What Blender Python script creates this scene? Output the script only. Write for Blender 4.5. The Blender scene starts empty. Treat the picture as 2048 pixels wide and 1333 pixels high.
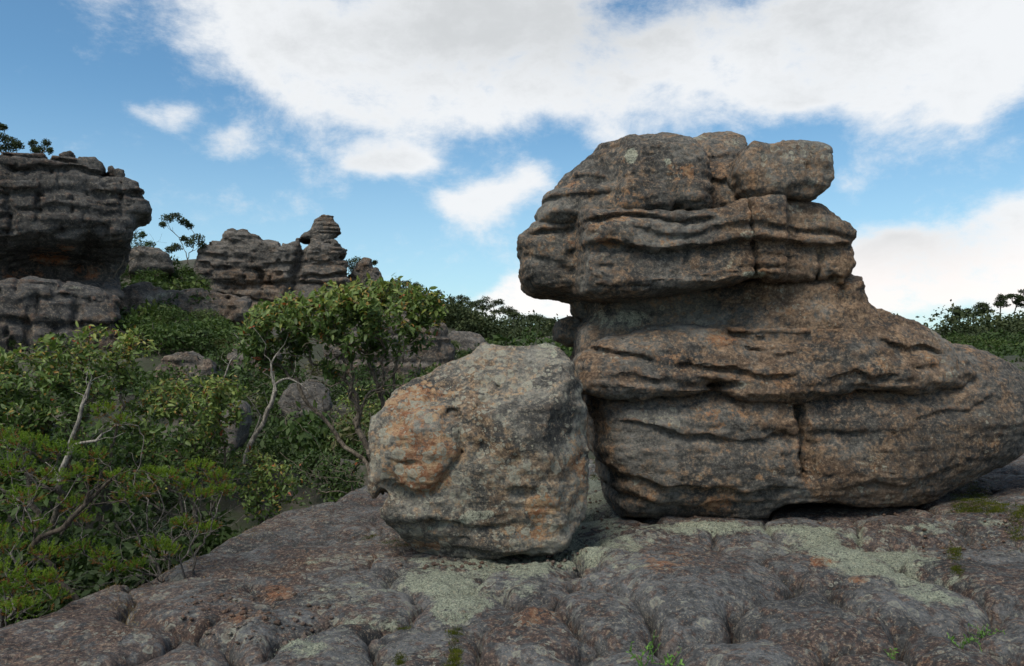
import bpy, math, time
import numpy as np
from mathutils import Vector, Matrix

T0 = time.time()
R = math.radians
SC = bpy.context.scene
COL = SC.collection
rng = np.random.default_rng(7)

# ------------------------------------------------------------------ camera, sky, sun, exposure
F, HZ, EYE = 1650.0, 720.0, 1.6            # focal length and horizon row in photograph pixels, eye height in metres
cam_d = bpy.data.cameras.new('camera')
cam_d.sensor_width = 36.0
cam_d.lens = 36.0 * F / 2048
cam_d.shift_y = (HZ - 666.5) / 2048
cam_d.clip_end = 3000
cam = bpy.data.objects.new('camera', cam_d)
COL.objects.link(cam)
cam.location = (0, 0, EYE)
cam.rotation_euler = (R(90), 0, 0)
SC.camera = cam


def W(u, v, Y):
    return np.array([(u - 1024) / F * Y, Y, EYE + (HZ - v) / F * Y])


SUN_EL, SUN_AZ = R(55), R(212)             # azimuth clockwise from +Y
SUN_DIR = Vector((math.sin(SUN_AZ) * math.cos(SUN_EL), math.cos(SUN_AZ) * math.cos(SUN_EL), math.sin(SUN_EL)))
sun_d = bpy.data.lights.new('sun', 'SUN')
sun_d.energy = 2.9
sun_d.angle = R(26)
sun_d.color = (1.0, 0.92, 0.80)
sun = bpy.data.objects.new('sun', sun_d)
COL.objects.link(sun)
sun.rotation_euler = SUN_DIR.to_track_quat('Z', 'Y').to_euler()
sun.location = (0, -5, 20)

SC.view_settings.view_transform = 'Standard'
SC.view_settings.look = 'None'
SC.view_settings.exposure = 0.38
SC.view_settings.gamma = 1.0
SC.view_settings.use_curve_mapping = False
SC.cycles.max_bounces = 4
SC.cycles.diffuse_bounces = 2
SC.cycles.glossy_bounces = 2
SC.cycles.transparent_max_bounces = 6
SC.cycles.use_adaptive_sampling = True
SC.cycles.adaptive_threshold = 0.02


class NB:
    """small node-graph builder"""
    def __init__(self, tree):
        self.t = tree

    def put(self, sock, v):
        if isinstance(v, bpy.types.NodeSocket):
            self.t.links.new(v, sock)
        elif v is not None:
            if hasattr(sock.default_value, '__len__') and not hasattr(v, '__len__'):
                v = (v,) * len(sock.default_value)
            if hasattr(v, '__len__') and len(sock.default_value) == 4 and len(v) == 3:
                v = tuple(v) + (1,)
            sock.default_value = v

    def node(self, kind, ins=None, **props):
        n = self.t.nodes.new(kind)
        for k, v in props.items():
            setattr(n, k, v)
        for k, v in (ins or {}).items():
            self.put(n.inputs[k], v)
        return n

    def math(self, op, a, b=None, c=None, clamp=False):
        n = self.node('ShaderNodeMath', operation=op, use_clamp=clamp)
        self.put(n.inputs[0], a)
        if b is not None:
            self.put(n.inputs[1], b)
        if c is not None:
            self.put(n.inputs[2], c)
        return n.outputs[0]

    def vmath(self, op, a, b=None):
        n = self.node('ShaderNodeVectorMath', operation=op)
        self.put(n.inputs[0], a)
        if b is not None:
            self.put(n.inputs[1], b)
        return n.outputs['Value'] if op in ('LENGTH', 'DOT_PRODUCT', 'DISTANCE') else n.outputs[0]

    def noise(self, vec, scale, detail=4, rough=0.55, dist=0.0):
        n = self.node('ShaderNodeTexNoise', {'Vector': vec, 'Scale': scale, 'Detail': detail, 'Roughness': rough, 'Distortion': dist})
        return n.outputs[0]

    def voro(self, vec, scale, feature='F1', rand=1.0):
        n = self.node('ShaderNodeTexVoronoi', {'Vector': vec, 'Scale': scale, 'Randomness': rand}, feature=feature)
        return n

    def step(self, x, lo, hi, smooth=True):
        n = self.node('ShaderNodeMapRange', {'From Min': lo, 'From Max': hi}, interpolation_type='SMOOTHSTEP' if smooth else 'LINEAR')
        self.put(n.inputs['Value'], x)
        return n.outputs[0]

    def mix(self, f, a, b, blend='MIX'):
        n = self.node('ShaderNodeMix', data_type='RGBA', blend_type=blend)
        self.put(n.inputs[0], f)
        self.put(n.inputs[6], a)
        self.put(n.inputs[7], b)
        return n.outputs[2]

    def fmix(self, f, a, b):
        n = self.node('ShaderNodeMix', data_type='FLOAT')
        self.put(n.inputs[0], f)
        self.put(n.inputs[2], a)
        self.put(n.inputs[3], b)
        return n.outputs[0]

    def mapping(self, vec, scale=(1, 1, 1), loc=(0, 0, 0), rot=(0, 0, 0)):
        n = self.node('ShaderNodeMapping', {'Vector': vec, 'Scale': scale, 'Location': loc, 'Rotation': rot})
        return n.outputs[0]


def build_world():
    w = bpy.data.worlds.new('World')
    SC.world = w
    w.use_nodes = True
    w.cycles.sampling_method = 'NONE'
    t = w.node_tree
    t.nodes.clear()
    b = NB(t)
    out = b.node('ShaderNodeOutputWorld')
    bg = b.node('ShaderNodeBackground', {'Strength': 0.1})
    t.links.new(bg.outputs[0], out.inputs[0])
    sky = b.node('ShaderNodeTexSky', sky_type='NISHITA', sun_disc=False, sun_elevation=SUN_EL, sun_rotation=SUN_AZ,
                 altitude=400, air_density=1.0, dust_density=0.6, ozone_density=1.6)
    d = b.node('ShaderNodeTexCoord').outputs['Generated']
    # cumulus: soft lobes fixed in the sky plus broken noise; the noise alone goes on round the whole sky
    warp = b.node('ShaderNodeTexNoise', {'Vector': d, 'Scale': 5.0, 'Detail': 3.0, 'Roughness': 0.5})
    off = b.vmath('SCALE', b.vmath('SUBTRACT', warp.outputs['Color'], (0.5, 0.5, 0.5)))
    off.node.inputs[3].default_value = 0.10
    dw = b.vmath('ADD', d, off)
    lobes = [  # u, v, half width, half height (photograph pixels), weight
        (520, 70, 110, 90, .9), (640, 90, 160, 120, 1.0), (830, 70, 220, 130, 1.2), (1000, 100, 180, 120, 1.1), (1130, 60, 120, 110, 1.0),
        (560, 175, 75, 45, .7), (700, 215, 130, 45, .8), (850, 235, 110, 36, .6), (1000, 225, 90, 36, .5), (1170, 170, 120, 60, .8),
        (1420, 150, 150, 80, 1.2), (1600, 120, 200, 110, 1.2), (1800, 70, 220, 110, 1.2), (1990, 40, 160, 120, 1.0), (1560, 220, 140, 40, .8), (1750, 180, 120, 60, .7), (1940, 120, 110, 60, .7),
        (1290, 110, 80, 40, .6), (185, 8, 50, 26, .9), (320, 228, 75, 30, 1.1), (455, 285, 75, 36, .8), (250, 225, 26, 14, .4), (1225, 270, 70, 50, .8),
        (785, 325, 72, 36, 1.15), (845, 312, 40, 26, .7), (730, 350, 36, 22, .6), (975, 395, 100, 42, 1.2), (900, 385, 40, 22, .5), (1075, 365, 60, 34, .85), (1055, 610, 115, 46, 1.5), (1130, 590, 80, 40, 1.2), (690, 420, 30, 44, .35),
        (1790, 510, 90, 56, 1.5), (1880, 490, 100, 52, 1.5), (1850, 580, 150, 60, 1.2), (2015, 440, 70, 56, 1.6), (2040, 560, 80, 80, 1.0), (1910, 215, 36, 18, .5), (1690, 365, 40, 22, .4),
    ]
    dens = None
    for (u, v, ru, rv, wt) in lobes:
        c = Vector(((u - 1024) / F, 1.0, (HZ - v) / F))
        L = c.length
        c = c / L
        k = Vector((F * L / ru, 3.0, F * L / rv))
        q = b.node('ShaderNodeVectorMath', {0: dw, 1: tuple(k), 2: tuple(-k[i] * c[i] for i in range(3))}, operation='MULTIPLY_ADD').outputs[0]
        g = b.math('POWER', .33, b.vmath('DOT_PRODUCT', q, q))
        dens = b.math('MULTIPLY', g, wt) if dens is None else b.math('MULTIPLY_ADD', g, wt, dens)
    sq = b.mapping(d, (1, 1, 1.7))
    big = b.noise(sq, 2.6, 1, 0.5)
    n1 = b.noise(sq, 7.5, 9, 0.68, 0.15)
    yy = b.node('ShaderNodeSeparateXYZ', {0: d})
    # outside the photographed part of the sky the same broken cloud is carried by the noise
    seen = b.math('MULTIPLY', b.step(yy.outputs[1], 0.62, 0.80), b.step(yy.outputs[2], 0.52, 0.40))
    rest = b.math('MULTIPLY', b.step(big, 0.42, 0.62), 1.1)
    dens = b.math('MINIMUM', dens, 1.25)
    dens = b.math('ADD', dens, b.math('MULTIPLY', rest, b.math('SUBTRACT', 1.0, seen)))
    dens = b.math('ADD', dens, b.math('MULTIPLY', b.math('SUBTRACT', n1, 0.5), 3.2))
    cover = b.step(dens, 0.02, 1.22)
    thick = b.step(b.math('ADD', b.math('MULTIPLY', dens, .55), b.math('MULTIPLY', b.math('SUBTRACT', big, 0.5), 2.6)), .45, 1.35)
    ccol = b.mix(thick, (7.0, 7.15, 7.3), (5.1, 5.25, 5.35))
    # clouds low in the sky catch the light: warmer and brighter
    low = b.math('MULTIPLY', b.step(yy.outputs[2], 0.17, 0.06), b.step(yy.outputs[2], -0.02, 0.02))
    ccol = b.mix(b.math('MULTIPLY', low, 0.85), ccol, (8.6, 8.0, 7.7))
    tint = b.mix(1.0, sky.outputs[0], (0.73, 1.03, 1.09), 'MULTIPLY')
    # thin white veil towards the horizon
    veil = b.math('MULTIPLY', b.step(yy.outputs[2], 0.32, 0.0), 0.48)
    base = b.mix(veil, tint, (4.9, 6.3, 6.9))
    col = b.mix(b.math('MULTIPLY', cover, 0.97), base, ccol)
    t.links.new(col, bg.inputs[0])


build_world()

# ------------------------------------------------------------------ numpy noise
LN = 64
LAT = rng.random((LN, LN, LN)).astype(np.float32) * 2 - 1
LATF = LAT.ravel()
ROT = np.array([[0.36, 0.48, -0.8], [-0.8, 0.6, 0.0], [0.48, 0.64, 0.6]], dtype=np.float32)


def vn(p):
    p = np.asarray(p, dtype=np.float32)
    f = np.floor(p)
    i = f.astype(np.int32)
    t = p - f
    t = t * t * t * (t * (t * 6 - 15) + 10)
    x0, y0, z0 = (i[:, k] & 63 for k in range(3))
    x1, y1, z1 = (x0 + 1) & 63, (y0 + 1) & 63, (z0 + 1) & 63
    X0, X1, Y0, Y1 = x0 * 4096, x1 * 4096, y0 * 64, y1 * 64
    g = LATF
    tx, ty, tz = t[:, 0], t[:, 1], t[:, 2]
    def lerp(a, b, k):
        return a + (b - a) * k
    a = lerp(lerp(g[X0 + Y0 + z0], g[X1 + Y0 + z0], tx), lerp(g[X0 + Y1 + z0], g[X1 + Y1 + z0], tx), ty)
    b_ = lerp(lerp(g[X0 + Y0 + z1], g[X1 + Y0 + z1], tx), lerp(g[X0 + Y1 + z1], g[X1 + Y1 + z1], tx), ty)
    return lerp(a, b_, tz)


def fbm(p, oct=4, gain=0.5, lac=2.03, seed=0.0):
    p = np.asarray(p, dtype=np.float32) @ ROT.T + np.float32(seed * 7.31 + 3.7)
    s = np.zeros(len(p), np.float32)
    a, tot = 1.0, 0.0
    for _ in range(oct):
        s += a * vn(p)
        tot += a
        a *= gain
        p = (p @ ROT.T) * np.float32(lac) + np.float32(11.3)
    return s / tot * 1.6


def sstep(x, a, b):
    t = np.clip((x - a) / (b - a), 0, 1)
    return t * t * (3 - 2 * t)


# ------------------------------------------------------------------ objects
def mesh_obj(name, verts, faces, mat, parent=None, mask=None, smooth=True, base=None):
    """verts in world metres; with a parent (or base) they are stored relative to it"""
    verts = np.asarray(verts, dtype=np.float32).reshape(-1, 3)
    o0 = np.zeros(3)
    if parent is not None:
        o0 = parent['_o'] if isinstance(parent, dict) else np.array(PB[parent.name])
    elif base is not None:
        o0 = np.asarray(base, float)
    me = bpy.data.meshes.new(name)
    if isinstance(faces, np.ndarray) and len(faces):
        k = faces.shape[1]
        nf = len(faces)
        me.vertices.add(len(verts))
        me.vertices.foreach_set('co', (verts - o0).astype(np.float32).ravel())
        me.loops.add(nf * k)
        me.loops.foreach_set('vertex_index', faces.astype(np.int32).ravel())
        me.polygons.add(nf)
        me.polygons.foreach_set('loop_start', np.arange(0, nf * k, k, dtype=np.int32))
        me.update(calc_edges=True)
    else:
        me.from_pydata([tuple(v) for v in (verts - o0)], [], faces)
    if smooth:
        me.polygons.foreach_set('use_smooth', np.ones(len(me.polygons), dtype=bool))
    if mask is not None:
        a = me.attributes.new('mask', 'FLOAT_COLOR', 'POINT')
        c = np.ones((len(verts), 4), np.float32)
        c[:, :3] = mask
        a.data.foreach_set('color', c.ravel())
        a = me.attributes.new('tone', 'FLOAT_COLOR', 'POINT')
        a.data.foreach_set('color', tones(verts, mat['tone_scale']).astype(np.float32).ravel())
    me.materials.append(mat)
    o = bpy.data.objects.new(name, me)
    COL.objects.link(o)
    if parent is not None:
        o.parent = parent
        PB[o.name] = tuple(o0)
    else:
        o.location = tuple(o0)
        PB[o.name] = tuple(o0)
    return o


PB = {}


def tag(o, label, cat, group=None, kind=None):
    if label:
        o['label'] = label
    if cat:
        o['category'] = cat
    if group:
        o['group'] = group
    if kind:
        o['kind'] = kind
    return o


def thing(name, base, label=None, cat=None, group=None):
    o = bpy.data.objects.new(name, None)
    COL.objects.link(o)
    o.location = tuple(base)
    o.empty_display_size = 0.2
    PB[o.name] = tuple(base)
    return tag(o, label, cat, group)


# ------------------------------------------------------------------ rocks: distance field -> surface net
def poly_sdf(P, X, Z):
    P = np.asarray(P, float)
    d = np.full(X.shape, 1e9)
    s = np.ones(X.shape)
    n = len(P)
    for i in range(n):
        a, b = P[i], P[i - 1]
        ex, ez = b - a
        wx, wz = X - a[0], Z - a[1]
        h = np.clip((wx * ex + wz * ez) / (ex * ex + ez * ez + 1e-12), 0, 1)
        d = np.minimum(d, (wx - ex * h) ** 2 + (wz - ez * h) ** 2)
        c1, c2, c3 = Z >= a[1], Z < b[1], ex * wz > ez * wx
        s = np.where((c1 & c2 & c3) | (~c1 & ~c2 & ~c3), -s, s)
    return s * np.sqrt(d)


def surface_net(vol, org, h):
    s = vol < 0
    c = np.zeros(tuple(n - 1 for n in vol.shape), np.uint8)
    for dx in (0, 1):
        for dy in (0, 1):
            for dz in (0, 1):
                c += s[dx:vol.shape[0] - 1 + dx, dy:vol.shape[1] - 1 + dy, dz:vol.shape[2] - 1 + dz]
    mixed = (c > 0) & (c < 8)
    idx = np.argwhere(mixed)
    ids = np.full(mixed.shape, -1, np.int32)
    ids[mixed] = np.arange(len(idx), dtype=np.int32)
    pos = np.zeros((len(idx), 3))
    cnt = np.zeros(len(idx))
    i, j, k = idx.T
    cor = [(a, b_, e) for a in (0, 1) for b_ in (0, 1) for e in (0, 1)]
    val = {q: vol[i + q[0], j + q[1], k + q[2]] for q in cor}
    for q in cor:
        for ax in range(3):
            if q[ax]:
                continue
            r = list(q)
            r[ax] = 1
            d0, d1 = val[q], val[tuple(r)]
            m = (d0 < 0) != (d1 < 0)
            t = np.where(m, d0 / np.where(m, d0 - d1, 1), 0)
            for e in range(3):
                pos[:, e] += np.where(m, q[e] + (t if e == ax else 0), 0)
            cnt += m
    V = (idx + pos / cnt[:, None]) * h + org
    quads = []
    n = vol.shape
    for ax in range(3):
        b1, b2 = (ax + 1) % 3, (ax + 2) % 3
        lo = [slice(None)] * 3
        hi = [slice(None)] * 3
        lo[ax], hi[ax] = slice(0, n[ax] - 1), slice(1, n[ax])
        for e in (b1, b2):
            lo[e] = hi[e] = slice(1, n[e] - 1)
        A, B = s[tuple(lo)], s[tuple(hi)]
        for flip in (False, True):
            m = (A & ~B) if not flip else (~A & B)
            e = np.argwhere(m)
            if not len(e):
                continue
            e[:, b1] += 1
            e[:, b2] += 1
            def cell(o1, o2):
                q = e.copy()
                q[:, b1] += o1
                q[:, b2] += o2
                return ids[q[:, 0], q[:, 1], q[:, 2]]
            qd = np.stack([cell(-1, -1), cell(0, -1), cell(0, 0), cell(-1, 0)], 1)
            if flip:
                qd = qd[:, ::-1]
            quads.append(qd)
    Q = np.concatenate(quads)
    return V, Q[(Q >= 0).all(1)]


def vnormals(V, Q):
    n = np.cross(V[Q[:, 2]] - V[Q[:, 0]], V[Q[:, 3]] - V[Q[:, 1]])
    N = np.zeros_like(V)
    for k in range(4):
        for e in range(3):
            N[:, e] += np.bincount(Q[:, k], n[:, e], len(V))
    return N / (np.linalg.norm(N, axis=1)[:, None] + 1e-12)


def up2(a, axis, n):
    """linear upsample by two along an axis, cut to n"""
    b = np.repeat(a, 2, axis=axis)
    sl = [slice(None)] * 3
    s0, s1 = list(sl), list(sl)
    m = a.shape[axis]
    s0[axis], s1[axis] = slice(0, m - 1), slice(1, m)
    tgt = list(sl)
    tgt[axis] = slice(1, 2 * m - 2, 2)
    b[tuple(tgt)] = 0.5 * (a[tuple(s0)] + a[tuple(s1)])
    cut = list(sl)
    cut[axis] = slice(0, n)
    return b[tuple(cut)]


def strata_table(seed, thin, thick, zmin=-6, zmax=40, n=12000, groove=1.0, ex=4):
    r = np.random.default_rng(seed)
    z = np.linspace(zmin, zmax, n)
    out = np.zeros(n)
    ids = np.zeros(n, np.int32)
    p, li = zmin, 0
    while p < zmax:
        t = r.uniform(thin, thick) * (1.7 if r.random() < 0.2 else 1)
        off = r.normal(0, 0.35)
        m = (z >= p) & (z < p + t)
        k = (z[m] - p) / t
        nose = r.uniform(0.45, 0.8)                       # fullest part of the bed
        kk = np.where(k < nose, (nose - k) / nose, (k - nose) / (1 - nose))
        out[m] = off - groove * kk ** ex
        ids[m] = li
        li += 1
        p += t
    return z, out, ids


def make_rock(poly, front, back, r, h=0.02, Y=None, seed=1, low=0.08, lowf=0.9, bed=0.03, bedtab=None, tilt=(0, 0), carve=(),
              fine=0.012, pit=0.0, frontf=None, band=None, scale=1.0, warp=0.12, inset3=None, joints=None, yaw=0.0, Ytop=None, planes=(), cracks=.022, closed=False):
    """solid rock: outline POLY (photo pixels, mapped at depth Y) given thickness FRONT..BACK and rounding r"""
    Y = Y or front + 0.8 * r
    Ytop = Ytop or Y
    vb, vt = max(q[1] for q in poly), min(q[1] for q in poly)
    th = R(yaw)

    def WL(u, v, D):
        """photo pixel to the rock's own plane, turned by YAW about the vertical, at distance D"""
        k = (u - 1024) / F
        Yr = D / (math.cos(th) + k * math.sin(th))
        X = k * Yr
        return np.array([X * math.cos(th) - Yr * math.sin(th), EYE + (HZ - v) / F * Yr])
    P = np.array([WL(u, v, Y + (Ytop - Y) * (vb - v) / (vb - vt)) for u, v in poly])
    pad = 0.35 * scale
    lo = np.array([P[:, 0].min() - pad, front - pad, P[:, 1].min() - pad])
    hi = np.array([P[:, 0].max() + pad, back + pad, P[:, 1].max() + pad])
    n = np.ceil((hi - lo) / h).astype(int) + 1
    xs, ys, zs = (lo[k] + np.arange(n[k]) * h for k in range(3))
    X2, Z2 = np.meshgrid(xs, zs, indexing='ij')
    d2 = poly_sdf(P, X2, Z2)
    fr = np.full(X2.shape, float(front))
    if frontf is not None:
        fr = fr + frontf(X2, Z2)
    ins = np.zeros(X2.shape)
    for c in carve:
        kind, pts, w1, w2, dep = c[:5]
        Yc = c[5] if len(c) > 5 else front
        q = np.array([WL(u, v, Yc) for u, v in pts])
        if kind == 'h':          # bedding crack / ledge: sharp above, slow return below
            order = np.argsort(q[:, 0])
            q = q[order]
            zc = np.interp(X2, q[:, 0], q[:, 1])
            zz1 = np.stack([xs / scale * 2.2, xs * 0 + seed * 3.1 + q[0, 1] * 5, xs * 0], 1)
            zc = zc + (0.05 * scale * fbm(zz1, 4, .55))[:, None]
            dz = Z2 - zc
            prof = np.where(dz > 0, np.exp(-(dz / w1) ** 2), np.exp(-(np.abs(dz) / w2) ** 1.5))
            e = 0.12 * scale
            fade = sstep(X2, q[0, 0] - e, q[0, 0] + e) * (1 - sstep(X2, q[-1, 0] - e, q[-1, 0] + e))
            ins += dep * prof * fade
        elif kind == 'v':        # joint
            order = np.argsort(q[:, 1])
            q = q[order]
            xc = np.interp(Z2, q[:, 1], q[:, 0]) + 0.015 * scale * np.sin(Z2 * 11 / scale + seed)
            dx = X2 - xc
            prof = np.where(dx > 0, np.exp(-(dx / w1) ** 2), np.exp(-(dx / w2) ** 2))
            e = 0.10 * scale
            fade = sstep(Z2, q[0, 1] - e, q[0, 1] + e) * (1 - sstep(Z2, q[-1, 1] - e, q[-1, 1] + e))
            ins += dep * prof * fade
        elif kind == 'l':        # any straight line
            a, b_ = q[0], q[-1]
            ex, ez = b_ - a
            t = np.clip(((X2 - a[0]) * ex + (Z2 - a[1]) * ez) / (ex * ex + ez * ez), 0, 1)
            dd = np.hypot(X2 - a[0] - ex * t, Z2 - a[1] - ez * t)
            ins += dep * np.exp(-(dd / w1) ** 2)
        elif kind == 'e':        # hollow (dep > 0) or swelling (dep < 0)
            dd = np.hypot((X2 - q[0, 0]) / w1, (Z2 - q[0, 1]) / w2)
            ins += dep * (1 - sstep(dd, 0.55, 1.15))
    yv = ys[None, :, None]
    dy = np.maximum(fr[:, None, :] - yv, yv - back)
    a = np.maximum(d2 + r, 0)[:, None, :]
    b_ = np.maximum(dy + r, 0)
    vol = (np.sqrt(a * a + b_ * b_) - r + np.minimum(np.maximum(d2[:, None, :] + r, dy + r), 0)).astype(np.float32)
    for (pu, pv, pY, nrm) in planes:             # fracture faces
        nv = np.array(nrm, float) / np.linalg.norm(nrm)
        x0, z0 = WL(pu, pv, pY)
        pl = (xs[:, None, None] - x0) * nv[0] + (ys[None, :, None] - pY) * nv[1] + (zs[None, None, :] - z0) * nv[2]
        vol = np.maximum(vol, pl.astype(np.float32))
    vol += ins[:, None, :].astype(np.float32)
    # broad shape noise and bedding, on a grid of half the resolution inside a band round the surface
    cs = vol[::2, ::2, ::2]
    bw = 0.5 * scale
    m = np.abs(cs) < bw
    ii = np.argwhere(m)
    pts = (ii * 2 * h + lo).astype(np.float32)
    nz = np.zeros(cs.shape, np.float32)
    val = low * fbm(pts * (lowf / scale), 3, 0.5, seed=seed)
    if bedtab is not None and bed:
        zz = pts[:, 2] + tilt[0] * pts[:, 0] + tilt[1] * pts[:, 1] + warp * scale * fbm(pts * (0.5 / scale), 2, seed=seed + 5)
        st = np.interp(zz, bedtab[0], bedtab[1])
        if joints:               # upright joints that differ from bed to bed break the beds into blocks
            sp, jw, jd = joints
            lid = bedtab[2][np.clip(np.searchsorted(bedtab[0], zz), 0, len(bedtab[0]) - 1)].astype(np.float32)
            for ax in (0, 1):
                q = pts[:, ax] / sp + lid * 7.77 + .35 * fbm(pts * (.6 / scale), 2, seed=seed + 12 + ax)
                cell = np.floor(q)
                cut = np.modf(np.abs(np.sin(cell * 12.9898 + lid * 4.1 + ax)) * 43758.5)[0]
                dj = np.abs(q - cell - .2 - .6 * cut) * sp
                val += jd * np.exp(-(dj / jw) ** 2)
            val -= .5 * jd * (np.modf(np.abs(np.sin(lid * 3.7 + np.floor(pts[:, 0] / sp / 1.7 + lid * 3.3) * 5.1)) * 9731.7)[0] - .5)
        amp = 0.35 + 0.9 * np.clip(fbm(pts * (0.8 / scale), 2, seed=seed + 9) + 0.35, 0, 1)
        val -= bed * st * amp
    if inset3 is not None:
        val += inset3(pts)
    nz[m] = val
    nz = up2(up2(up2(nz, 0, n[0]), 1, n[1]), 2, n[2])
    sh = tuple(min(a_, b2) for a_, b2 in zip(vol.shape, nz.shape))
    vol = vol[:sh[0], :sh[1], :sh[2]] + nz[:sh[0], :sh[1], :sh[2]]
    vol[0] = vol[-1] = 1
    vol[:, 0] = vol[:, -1] = 1
    vol[:, :, 0] = vol[:, :, -1] = 1
    V, Q = surface_net(vol, lo, h)
    N = vnormals(V, Q)
    k = 1 / scale
    f = fine * scale
    D = f * 0.75 * fbm(V * (4 * k), 3, 0.55, seed=seed + 2) + f * 0.8 * fbm(V * (13 * k), 3, 0.65, seed=seed + 3)
    st = fbm(V * np.array([2.2, 2.2, 16]) * k, 3, 0.55, seed=seed + 4)
    D += f * 0.8 * st
    # thin cracks that wander along the bedding, and a few that cross it
    if cracks:
        ck = np.exp(-(fbm(V * np.array([.9, .9, 5.5]) * k + 31, 4, .5, seed=seed + 7) / .045) ** 2) * sstep(fbm(V * (1.1 * k), 2, seed=seed + 8), -.05, .35)
        cx = np.exp(-(fbm(V * np.array([1.6, 1.6, .5]) * k + 57, 3, .5, seed=seed + 10) / .03) ** 2) * sstep(fbm(V * (.9 * k), 2, seed=seed + 11), .10, .45)
        D -= cracks * scale * (1.0 * ck + .6 * cx)
    if pit:
        D -= pit * np.clip(fbm(V * (5 * k), 2, seed=seed + 6) - 0.42, 0, 1) * 2
    V = V + N * D[:, None]
    if not closed:               # the far side, turned away from the valley path, is left open
        fc, fn = V[Q].mean(1), N[Q].mean(1)
        Q = Q[~((fn[:, 1] > .25) & (fc[:, 1] > front + .5 * (back - front)))]
        used, inv = np.unique(Q, return_inverse=True)
        V, Q = V[used], inv.reshape(-1, 4)
    if yaw:
        V = np.stack([V[:, 0] * math.cos(th) + V[:, 1] * math.sin(th), -V[:, 0] * math.sin(th) + V[:, 1] * math.cos(th), V[:, 2]], 1)
    return V, Q


def paint(V, blobs, Y, ch=3):
    """colour masks (lichen, rust, dark) from soft ellipses: (channel, u, v, ru, rv, strength)"""
    M = np.zeros((len(V), ch), np.float32)
    u = V[:, 0] / V[:, 1] * F + 1024
    v = HZ - (V[:, 2] - EYE) / V[:, 1] * F
    for (c, bu, bv, ru, rv, s) in blobs:
        d = np.hypot((u - bu) / ru, (v - bv) / rv)
        M[:, c] += s * (1 - sstep(d, 0.3, 1.2))
    return np.clip(M, 0, 1)


# ------------------------------------------------------------------ materials
def new_mat(name):
    m = bpy.data.materials.new(name)
    m.use_nodes = True
    t = m.node_tree
    t.nodes.clear()
    b = NB(t)
    out = b.node('ShaderNodeOutputMaterial')
    bsdf = b.node('ShaderNodeBsdfPrincipled')
    t.links.new(bsdf.outputs[0], out.inputs[0])
    return m, b, bsdf


def tones(V, s, seed=0):
    """slow colour variation of the stone, stored per vertex: mottling, brown weathering, iron stain, bedding"""
    P = V * s
    P = P + .18 * np.stack([fbm(P * 3, 2, seed=seed + k) for k in (61, 62, 63)], 1)
    out = np.stack([fbm(P * 2.2, 5, .62, seed=seed + 64), fbm(P * 1.1, 4, .58, seed=seed + 65), fbm(P * 2.7, 5, .62, seed=seed + 66),
                    fbm(P * np.array([1.8, 1.8, 12]), 4, .6, seed=seed + 67)], 1)
    return .5 + .30 * out


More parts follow.
